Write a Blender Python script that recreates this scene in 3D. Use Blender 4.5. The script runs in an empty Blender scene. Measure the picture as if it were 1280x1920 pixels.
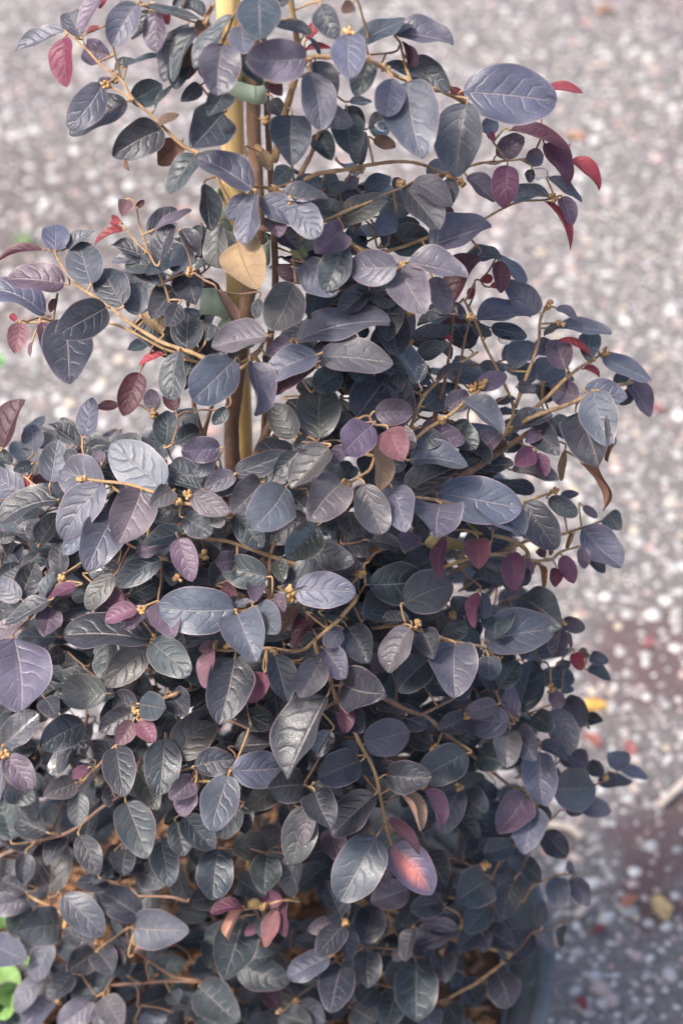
import bpy, math, random
import numpy as np
from mathutils import Vector, Matrix
R = math.radians
rng = random.Random(7)
nrng = np.random.default_rng(7)
scene = bpy.context.scene
col = scene.collection

# ------------------------------------------------------------------ camera
PITCH = R(40)
CAM = Vector((0.0, -1.15, 1.665))
cd = bpy.data.cameras.new('camera')
cam = bpy.data.objects.new('camera', cd)
col.objects.link(cam)
cam.location = CAM
cam.rotation_euler = (math.pi / 2 - PITCH, 0, 0)
cd.sensor_fit = 'VERTICAL'
cd.sensor_height = 22.3
cd.sensor_width = 14.9
cd.lens = 50
cd.clip_start = 0.05
cd.clip_end = 200
cd.dof.use_dof = True
cd.dof.focus_distance = 1.375
cd.dof.aperture_fstop = 3.9
cd.dof.aperture_blades = 9
scene.camera = cam
FPX = 960 / (11.15 / 50)
FW = Vector((0, math.cos(PITCH), -math.sin(PITCH)))
UP = Vector((0, math.sin(PITCH), math.cos(PITCH)))

# ------------------------------------------------------------------ light
SUN = Vector((-0.46, -0.30, 0.83)).normalized()      # towards the sun
world = bpy.data.worlds.new('World')
scene.world = world
world.use_nodes = True
wn = world.node_tree
bg = wn.nodes['Background']
sky = wn.nodes.new('ShaderNodeTexSky')
sky.sky_type = 'NISHITA'
sky.sun_disc = False
sky.sun_elevation = math.asin(SUN.z)
sky.sun_rotation = math.atan2(SUN.x, SUN.y)
sky.dust_density = 4.5
sky.air_density = 0.9
sky.ozone_density = 0.6
wn.links.new(sky.outputs[0], bg.inputs[0])
bg.inputs[1].default_value = 0.15
sd = bpy.data.lights.new('sun', 'SUN')
sd.energy = 2.1
sd.angle = R(11)
sd.color = (1.0, 0.95, 0.87)
sun = bpy.data.objects.new('sun', sd)
col.objects.link(sun)
sun.rotation_euler = (-SUN).to_track_quat('-Z', 'Y').to_euler()
vs = scene.view_settings
vs.view_transform = 'Standard'
vs.look = 'None'
vs.exposure = 1.30
vs.gamma = 1.0

# ------------------------------------------------------------------ helpers
AX = -0.064                                            # the stake's foot, x


def ray(px, py):
    return FW + Vector((1, 0, 0)) * ((px - 640) / FPX) + UP * ((960 - py) / FPX)


def at(px, py, y):
    """point seen at photo pixel px,py that stands at world depth y"""
    d = ray(px, py)
    return CAM + d * ((y - CAM.y) / d.y)


def on_z(px, py, z):
    d = ray(px, py)
    return CAM + d * ((z - CAM.z) / d.z)


def project(p):
    v = Vector(p) - CAM
    D = v.dot(FW)
    return 640 + v.x / D * FPX, 960 - v.dot(UP) / D * FPX, D


BY = [-100, 0, 300, 600, 900, 1200, 1500, 1700, 2000]
BV = [0.01, 0.015, 0.025, 0.06, 0.115, 0.145, 0.165, 0.155, 0.14]


def bulge(px, py):
    """how far the foliage stands forward of the stake (m)"""
    b = float(np.interp(py, BY, BV))
    u = (px - 470) / 720.0
    s = math.sqrt(max(0.0, 1 - u * u))
    back = 0.09 * min(1, abs(u) ** 2 * 2.2) * float(np.interp(py, [0, 500, 1000, 1500], [1, .7, .45, .25]))
    return b * s - back


def surf(px, py, d=0.0):
    return at(px, py, -bulge(px, py) + d * 0.02)


def link(o, parent=None):
    col.objects.link(o)
    if parent is not None:
        o.parent = parent
    return o


def mesh_obj(name, verts, faces, mats, parent=None, smooth=True, midx=None):
    me = bpy.data.meshes.new(name)
    me.from_pydata([tuple(v) for v in verts], [], [tuple(f) for f in faces])
    for m in (mats if isinstance(mats, (list, tuple)) else [mats]):
        me.materials.append(m)
    if midx is not None:
        me.polygons.foreach_set('material_index', np.array(midx, dtype=np.int32))
    me.polygons.foreach_set('use_smooth', np.ones(len(me.polygons), dtype=bool) if smooth else np.zeros(len(me.polygons), dtype=bool))
    me.update()
    return link(bpy.data.objects.new(name, me), parent)


def tag(o, label=None, cat=None, group=None, kind=None):
    if label: o['label'] = label
    if cat: o['category'] = cat
    if group: o['group'] = group
    if kind: o['kind'] = kind
    return o


def empty(name, loc):
    e = bpy.data.objects.new(name, None)
    e.empty_display_size = 0.02
    e.location = loc
    return link(e)


def catmull(pts, n=5):
    pts = [np.array(p, float) for p in pts]
    if len(pts) < 3:
        return [pts[0] * (1 - t) + pts[-1] * t for t in np.linspace(0, 1, n + 1)]
    out = []
    P = [2 * pts[0] - pts[1]] + pts + [2 * pts[-1] - pts[-2]]
    for i in range(1, len(P) - 2):
        for k in range(n):
            t = k / n
            out.append(0.5 * (2 * P[i] + (P[i + 1] - P[i - 1]) * t + (2 * P[i - 1] - 5 * P[i] + 4 * P[i + 1] - P[i + 2]) * t * t
                              + (3 * P[i] - P[i - 1] - 3 * P[i + 1] + P[i + 2]) * t ** 3))
    out.append(pts[-1])
    return out


def tube(path, radii, n=7, caps=True, bump=0.0):
    path = [np.array(p, float) for p in path]
    m = len(path)
    V, F = [], []
    up = np.array((0.31, -0.72, 0.62))
    for i, p in enumerate(path):
        t = path[min(i + 1, m - 1)] - path[max(i - 1, 0)]
        t = t / (np.linalg.norm(t) + 1e-12)
        s = np.cross(t, up); s = s / (np.linalg.norm(s) + 1e-9)
        u = np.cross(s, t)
        up = u
        r = radii[i] if hasattr(radii, '__len__') else radii
        for k in range(n):
            a = 2 * math.pi * k / n
            rr = r * (1 + bump * rng.uniform(-1, 1))
            V.append(p + (s * math.cos(a) + u * math.sin(a)) * rr)
    for i in range(m - 1):
        for k in range(n):
            F.append((i * n + k, i * n + (k + 1) % n, (i + 1) * n + (k + 1) % n, (i + 1) * n + k))
    if caps:
        F.append(tuple(range(n))[::-1])
        F.append(tuple(range((m - 1) * n, m * n)))
    return V, F


# ------------------------------------------------------------------ materials
def new_mat(name):
    m = bpy.data.materials.new(name)
    m.use_nodes = True
    nt = m.node_tree
    for n in list(nt.nodes):
        nt.nodes.remove(n)
    out = nt.nodes.new('ShaderNodeOutputMaterial')
    return m, nt, out


class NT:
    def __init__(s, nt): s.nt = nt

    def n(s, t, **kw):
        nd = s.nt.nodes.new(t)
        for k, v in kw.items(): setattr(nd, k, v)
        return nd

    def link(s, a, b): s.nt.links.new(a, b)

    def put(s, sock, v):
        if isinstance(v, bpy.types.NodeSocket): s.link(v, sock)
        else: sock.default_value = v

    def math(s, op, a, b=0.0, c=0.0, clamp=False):
        nd = s.n('ShaderNodeMath', operation=op, use_clamp=clamp)
        s.put(nd.inputs[0], a); s.put(nd.inputs[1], b); s.put(nd.inputs[2], c)
        return nd.outputs[0]

    def ramp(s, v, lo, hi, a=0.0, b=1.0):
        nd = s.n('ShaderNodeMapRange', interpolation_type='SMOOTHSTEP')
        s.put(nd.inputs[0], v)
        for i, q in enumerate((lo, hi, a, b)): s.put(nd.inputs[i + 1], q)
        return nd.outputs[0]

    def mix(s, f, a, b, blend='MIX'):
        nd = s.n('ShaderNodeMix', data_type='RGBA', blend_type=blend)
        s.put(nd.inputs[0], f); s.put(nd.inputs[6], a); s.put(nd.inputs[7], b)
        return nd.outputs[2]

    def noise(s, vec, scale, detail=3, rough=.55, w=None):
        nd = s.n('ShaderNodeTexNoise')
        if w is not None:
            nd.noise_dimensions = '4D'
            s.put(nd.inputs['W'], w)
        if vec is not None: s.link(vec, nd.inputs['Vector'])
        nd.inputs['Scale'].default_value = scale
        nd.inputs['Detail'].default_value = detail
        nd.inputs['Roughness'].default_value = rough
        return nd.outputs[0]


def rgba(c): return (c[0], c[1], c[2], 1.0)


def leaf_material(name, rough=0.45, transl=0.12, sheen=0.25, gloss_var=0.12, vein=0.5, coat=0.0, vcol=(.36, .30, .27, 1)):
    m, nt, out = new_mat(name)
    N = NT(nt)
    uv = N.n('ShaderNodeUVMap'); uv.uv_map = 'UVMap'
    sep = N.n('ShaderNodeSeparateXYZ'); N.link(uv.outputs[0], sep.inputs[0])
    u2 = N.math('MULTIPLY_ADD', sep.outputs[0], 2.0, -1.0)
    v = sep.outputs[1]
    au = N.math('ABSOLUTE', u2)
    sg = N.math('SIGN', u2)
    att = N.n('ShaderNodeAttribute'); att.attribute_name = 'tint'
    seed = att.outputs['Alpha']
    sw = N.math('MULTIPLY', seed, 37.0)
    geo = N.n('ShaderNodeNewGeometry')
    pos = geo.outputs['Position']
    # irregular secondary veins
    wob = N.noise(uv.outputs[0], 3.0, 1, .5, sw)
    t = N.math('MULTIPLY', v, 5.2)
    t = N.math('SUBTRACT', t, N.math('MULTIPLY', N.math('POWER', au, 1.25), 1.55))
    t = N.math('ADD', t, N.math('MULTIPLY', sg, 0.21))
    t = N.math('ADD', t, N.math('MULTIPLY', wob, 1.5))
    s = N.math('MULTIPLY', N.math('ABSOLUTE', N.math('SUBTRACT', N.math('FRACT', t), 0.5)), 2.0)
    fade = N.ramp(au, .45, .92, 1, 0)
    sec = N.math('MULTIPLY', N.ramp(s, .90, .99), fade)
    mid = N.ramp(au, .015, .06, 1, 0)
    vm = N.math('MAXIMUM', N.math('MULTIPLY', sec, .5), mid)
    # small net veins
    vor = N.n('ShaderNodeTexVoronoi', feature='DISTANCE_TO_EDGE')
    mp = N.n('ShaderNodeMapping'); mp.inputs['Scale'].default_value = (9, 15, 1)
    N.link(uv.outputs[0], mp.inputs[0]); N.link(mp.outputs[0], vor.inputs['Vector'])
    vor.inputs['Scale'].default_value = 1.6
    net = N.ramp(vor.outputs['Distance'], 0.0, .09, 1, 0)
    # colour
    n1 = N.noise(uv.outputs[0], 2.3, 4, .6, sw)
    n2 = N.noise(pos, 900, 2, .6)
    tint = att.outputs['Color']
    c = N.mix(N.ramp(n1, .35, .7), N.mix(.35, tint, (0.02, 0.022, 0.026, 1)), N.mix(.06, tint, (.30, .27, .31, 1)))
    c = N.mix(N.ramp(n2, .45, .75, 0, .12), c, (.22, .20, .23, 1))
    pale = N.mix(.42, tint, vcol)
    c = N.mix(N.math('MULTIPLY', net, .12), c, pale)
    c = N.mix(N.math('MULTIPLY', vm, vein), c, pale)
    edge = N.ramp(au, .93, 1.0)
    c = N.mix(N.math('MULTIPLY', edge, .5), c, (.32, .23, .23, 1))
    # specks of dust and scars
    sp = N.n('ShaderNodeTexVoronoi'); sp.inputs['Scale'].default_value = 5
    sp.voronoi_dimensions = '4D'
    N.link(uv.outputs[0], sp.inputs['Vector']); N.link(sw, sp.inputs['W'])
    spot = N.ramp(sp.outputs['Distance'], .03, .06, .5, 0)
    c = N.mix(spot, c, (.45, .36, .28, 1))
    under = N.mix(.55, N.mix(.5, c, tint), (.20, .095, .085, 1))
    under = N.mix(N.math('MULTIPLY', vm, .6), under, (.34, .22, .13, 1))
    c = N.mix(geo.outputs['Backfacing'], c, under)
    # relief
    h = N.math('MULTIPLY', N.math('POWER', s, 5.0), N.math('MULTIPLY', fade, -.8))
    h = N.math('SUBTRACT', h, N.math('MULTIPLY', mid, .9))
    h = N.math('SUBTRACT', h, N.math('MULTIPLY', net, .10))
    h = N.math('ADD', h, N.math('MULTIPLY', n1, .5))
    h = N.math('ADD', h, N.math('MULTIPLY', N.noise(pos, 1500, 2, .6), .22))
    bp = N.n('ShaderNodeBump'); bp.inputs['Strength'].default_value = .55; bp.inputs['Distance'].default_value = .0009
    N.link(h, bp.inputs['Height'])
    b = N.n('ShaderNodeBsdfPrincipled')
    N.link(c, b.inputs['Base Color'])
    N.link(bp.outputs[0], b.inputs['Normal'])
    rg = N.math('ADD', N.math('MULTIPLY', N.math('SUBTRACT', n1, .5), gloss_var * 2), rough)
    rg = N.math('ADD', rg, N.math('MULTIPLY', geo.outputs['Backfacing'], .2), clamp=True)
    N.link(rg, b.inputs['Roughness'])
    b.inputs['IOR'].default_value = 1.5
    b.inputs['Specular IOR Level'].default_value = .5
    b.inputs['Sheen Weight'].default_value = sheen
    b.inputs['Sheen Roughness'].default_value = .45
    b.inputs['Sheen Tint'].default_value = (.85, .86, 1, 1)
    if coat:
        b.inputs['Coat Weight'].default_value = coat
        b.inputs['Coat Roughness'].default_value = .03
    tr = N.n('ShaderNodeBsdfTranslucent')
    N.link(N.mix(.5, c, tint), tr.inputs['Color'])
    ms = N.n('ShaderNodeMixShader'); ms.inputs[0].default_value = transl
    N.link(b.outputs[0], ms.inputs[1]); N.link(tr.outputs[0], ms.inputs[2])
    N.link(ms.outputs[0], out.inputs[0])
    return m


def bark_material(name, c1, c2, scale=90, rough=.8, bump=.5, stretch=(1, 1, .25)):
    m, nt, out = new_mat(name)
    N = NT(nt)
    tc = N.n('ShaderNodeTexCoord')
    mp = N.n('ShaderNodeMapping'); mp.inputs['Scale'].default_value = stretch
    N.link(tc.outputs['Object'], mp.inputs[0])
    n1 = N.noise(mp.outputs[0], scale, 5, .65)
    n2 = N.noise(tc.outputs['Object'], scale * 9, 2, .6)
    c = N.mix(N.ramp(n1, .3, .7), rgba(c1), rgba(c2))
    c = N.mix(N.ramp(n2, .55, .8, 0, .45), c, rgba([min(1, x * 1.7) for x in c2]))
    b = N.n('ShaderNodeBsdfPrincipled')
    N.link(c, b.inputs['Base Color'])
    b.inputs['Roughness'].default_value = rough
    b.inputs['Sheen Weight'].default_value = .15
    bp = N.n('ShaderNodeBump'); bp.inputs['Strength'].default_value = bump; bp.inputs['Distance'].default_value = .0012
    N.link(N.math('ADD', n1, N.math('MULTIPLY', n2, .5)), bp.inputs['Height'])
    N.link(bp.outputs[0], b.inputs['Normal'])
    N.link(b.outputs[0], out.inputs[0])
    return m


M_LEAF = leaf_material('leaf_matte', .38, .04, .05, .14, .66)
M_GLOSS = leaf_material('leaf_satin', .36, .04, .03, .10, .5)
M_RED = leaf_material('leaf_young', .40, .40, .06, .1, .55)
M_DRY = leaf_material('leaf_dry', .6, .22, .05, .05, .9, vcol=(.10, .045, .02, 1))
M_WET = leaf_material('leaf_wet', .14, .06, .0, .10, .25, coat=1.0)
M_STEM = bark_material('stem_bark', (.13, .07, .045), (.30, .18, .11), 60)
M_TWIG = bark_material('twig_bark', (.16, .09, .042), (.35, .215, .10), 140, .75)
M_BROWN = bark_material('old_twig_bark', (.11, .055, .035), (.23, .125, .075), 120)
M_BUD = bark_material('bud_fuzz', (.36, .19, .07), (.55, .34, .15), 300, .9)

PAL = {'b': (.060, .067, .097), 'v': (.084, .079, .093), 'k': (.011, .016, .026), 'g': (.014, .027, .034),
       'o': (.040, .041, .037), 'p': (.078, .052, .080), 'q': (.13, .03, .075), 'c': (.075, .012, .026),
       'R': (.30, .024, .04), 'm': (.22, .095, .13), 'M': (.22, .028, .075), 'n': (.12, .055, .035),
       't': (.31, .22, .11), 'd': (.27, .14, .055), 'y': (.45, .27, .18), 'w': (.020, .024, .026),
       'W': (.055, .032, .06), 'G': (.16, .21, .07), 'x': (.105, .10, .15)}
MATC = {'o': M_GLOSS, 'R': M_RED, 'm': M_RED, 'M': M_RED, 'q': M_RED, 'c': M_RED, 't': M_DRY, 'd': M_DRY,
        'y': M_DRY, 'w': M_WET, 'W': M_WET, 'n': M_DRY}
PART_LABEL = {'R': 'bright red young leaf', 'm': 'mauve pink young leaf', 'M': 'magenta young leaf', 'c': 'dark crimson leaf',
              'q': 'reddish purple young leaf', 't': 'tan leaf underside', 'd': 'dried curled brown leaf',
              'y': 'pale withered leaf curled into a roll', 'w': 'wet glossy dark leaf', 'W': 'wet glossy purple leaf',
              'o': 'bronze green leaf with satin shine', 'n': 'brown leaf underside', 'G': 'small olive green leaf',
              'x': 'slate leaf with a faded pink blotch'}

# ------------------------------------------------------------------ leaf shape


def leaf_grid(L, W, nu, nv, theta, phi, p, q, wav, quilt, r, bend=0.0):
    """one leaf blade: x across, y along the midrib, z out of the upper face; base at 0, tip at (0,L,0)"""
    tt = np.linspace(0, 1, nv + 1)
    v = (1 - np.cos(math.pi * tt)) / 2
    v = .75 * v + .25 * tt
    u = np.linspace(-1, 1, nu + 1)
    u = np.sign(u) * np.abs(u) ** .85
    Vv, Uu = np.meshgrid(v, u, indexing='ij')
    pk = (p / (p + q)) ** p * (q / (p + q)) ** q
    hw = (np.clip(Vv, 0, 1) ** p * np.clip(1 - Vv, 0, 1) ** q) / pk * W / 2
    hw = hw * (1 + .02 * np.sin(Vv * 13 + r * 9) * np.abs(Uu))
    ph = phi * (0.55 + .45 * np.sin(math.pi * Vv)) + 1e-4
    cx = hw * np.sin(ph * Uu) / ph
    cz = hw * (1 - np.cos(ph * Uu)) / ph
    sc = min(1.8, phi / max(1e-3, math.sin(min(abs(phi), 1.35)))) if abs(phi) > .05 and phi < 1.4 else 1.0
    cx = cx * abs(sc)
    cz = cz + .34 * r * np.abs(cx)
    cx = cx + bend * W * np.sin(math.pi * Vv)
    cz = cz + wav * W * np.abs(Uu) ** 2 * np.sin(2 * math.pi * (1.6 * Vv + r) + np.where(Uu > 0, 1.3, 0))
    t = 5.2 * Vv - 1.55 * np.abs(Uu) ** 1.25 + .21 * np.sign(Uu) + .5 * np.sin(3.1 * Vv + 6 * r)
    cz = cz + quilt * W * np.abs(np.sin(math.pi * t)) * np.sin(math.pi * np.clip(np.abs(Uu), 0, 1)) ** .8 * (1 - np.abs(Uu) * .4)
    tw = (bend * 9.0) * (Vv - .45)
    cx, cz = cx * np.cos(tw) - cz * np.sin(tw), cz * np.cos(tw) + cx * np.sin(tw)
    th = theta if abs(theta) > 1e-3 else 1e-3
    yy = np.sin(th * Vv) / th
    zz = -(1 - np.cos(th * Vv)) / th
    nrmy, nrmz = np.sin(th * Vv), np.cos(th * Vv)
    y = yy + (cz / L) * nrmy
    z = zz + (cz / L) * nrmz
    a = th / 2
    ch = math.sin(th / 2) / (th / 2)
    y2 = (y * math.cos(a) - z * math.sin(a)) / ch
    z2 = (y * math.sin(a) + z * math.cos(a)) / ch
    P = np.stack([cx, y2 * L, z2 * L], -1).reshape(-1, 3)
    UVs = np.stack([(Uu + 1) / 2, Vv], -1).reshape(-1, 2)
    F = []
    w = nu + 1
    for i in range(nv):
        for j in range(nu):
            F.append((i * w + j, i * w + j + 1, (i + 1) * w + j + 1, (i + 1) * w + j))
    return P, UVs, F


def frame(base, tip, wpx, D, r, a0):
    """basis (x across, y along, z normal) for a leaf seen with the given apparent width"""
    base, tip = Vector(base), Vector(tip)
    view = (CAM - (base + tip) / 2).normalized()
    a = (tip - base)
    L = a.length
    w = wpx / FPX * D
    ratio = w / max(L, 1e-6)
    L *= 1.04
    w *= 1.10
    if ratio > a0:                                    # foreshortened: tip leans towards or away
        ang = min(math.acos(max(.45, a0 / ratio)), R(55))
        down = a.dot(UP) < 0
        dirn = a.normalized() * math.cos(ang) + view * math.sin(ang) * (1 if down else -1)
        L2 = L / math.cos(ang)
        y = dirn.normalized()
        n = (view - y * view.dot(y)).normalized()
        L = L2
        W = w
    else:
        y = a.normalized()
        n0 = (view - y * view.dot(y)).normalized()
        s0 = y.cross(n0)
        W = a0 * L if ratio > .36 else max(w / .6, a0 * L * .62)
        ang = math.acos(min(1, w / W))
        ang = min(ang, R(72))
        n1 = n0 * math.cos(ang) + s0 * math.sin(ang)
        n2 = n0 * math.cos(ang) - s0 * math.sin(ang)
        n = n1 if n1.z > n2.z else n2
    x = y.cross(n).normalized()
    n = x.cross(y).normalized()
    M = Matrix(((x.x, y.x, n.x), (x.y, y.y, n.y), (x.z, y.z, n.z)))
    return M, L, W


def leaf_style(c, r1, r2, r3):
    """theta (bend along), phi (cupping), p, q, waviness, quilting"""
    if c in 'd':
        return .9 + r1, 2.3, .6, .8, .10, .03
    if c in 'y':
        return .5 + r1 * .5, 1.9, .5, .6, .06, .02
    if c in 'Rc':
        return .3 + .7 * r1, .35 + .6 * r2, .62, .8, .03, .010
    if c in 'mMq':
        return .2 + .5 * r1, .2 + .4 * r2, .58, .72, .03, .014
    if c in 'n':
        return -.2 + .6 * r1, .2 + .4 * r2, .55, .65, .03, .015
    return -.12 + .95 * r1 ** 1.3, -.15 + .95 * r2, .47 + .10 * r3, .54 + .24 * r2, .02 + .05 * r3, .009 + .014 * r3

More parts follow.
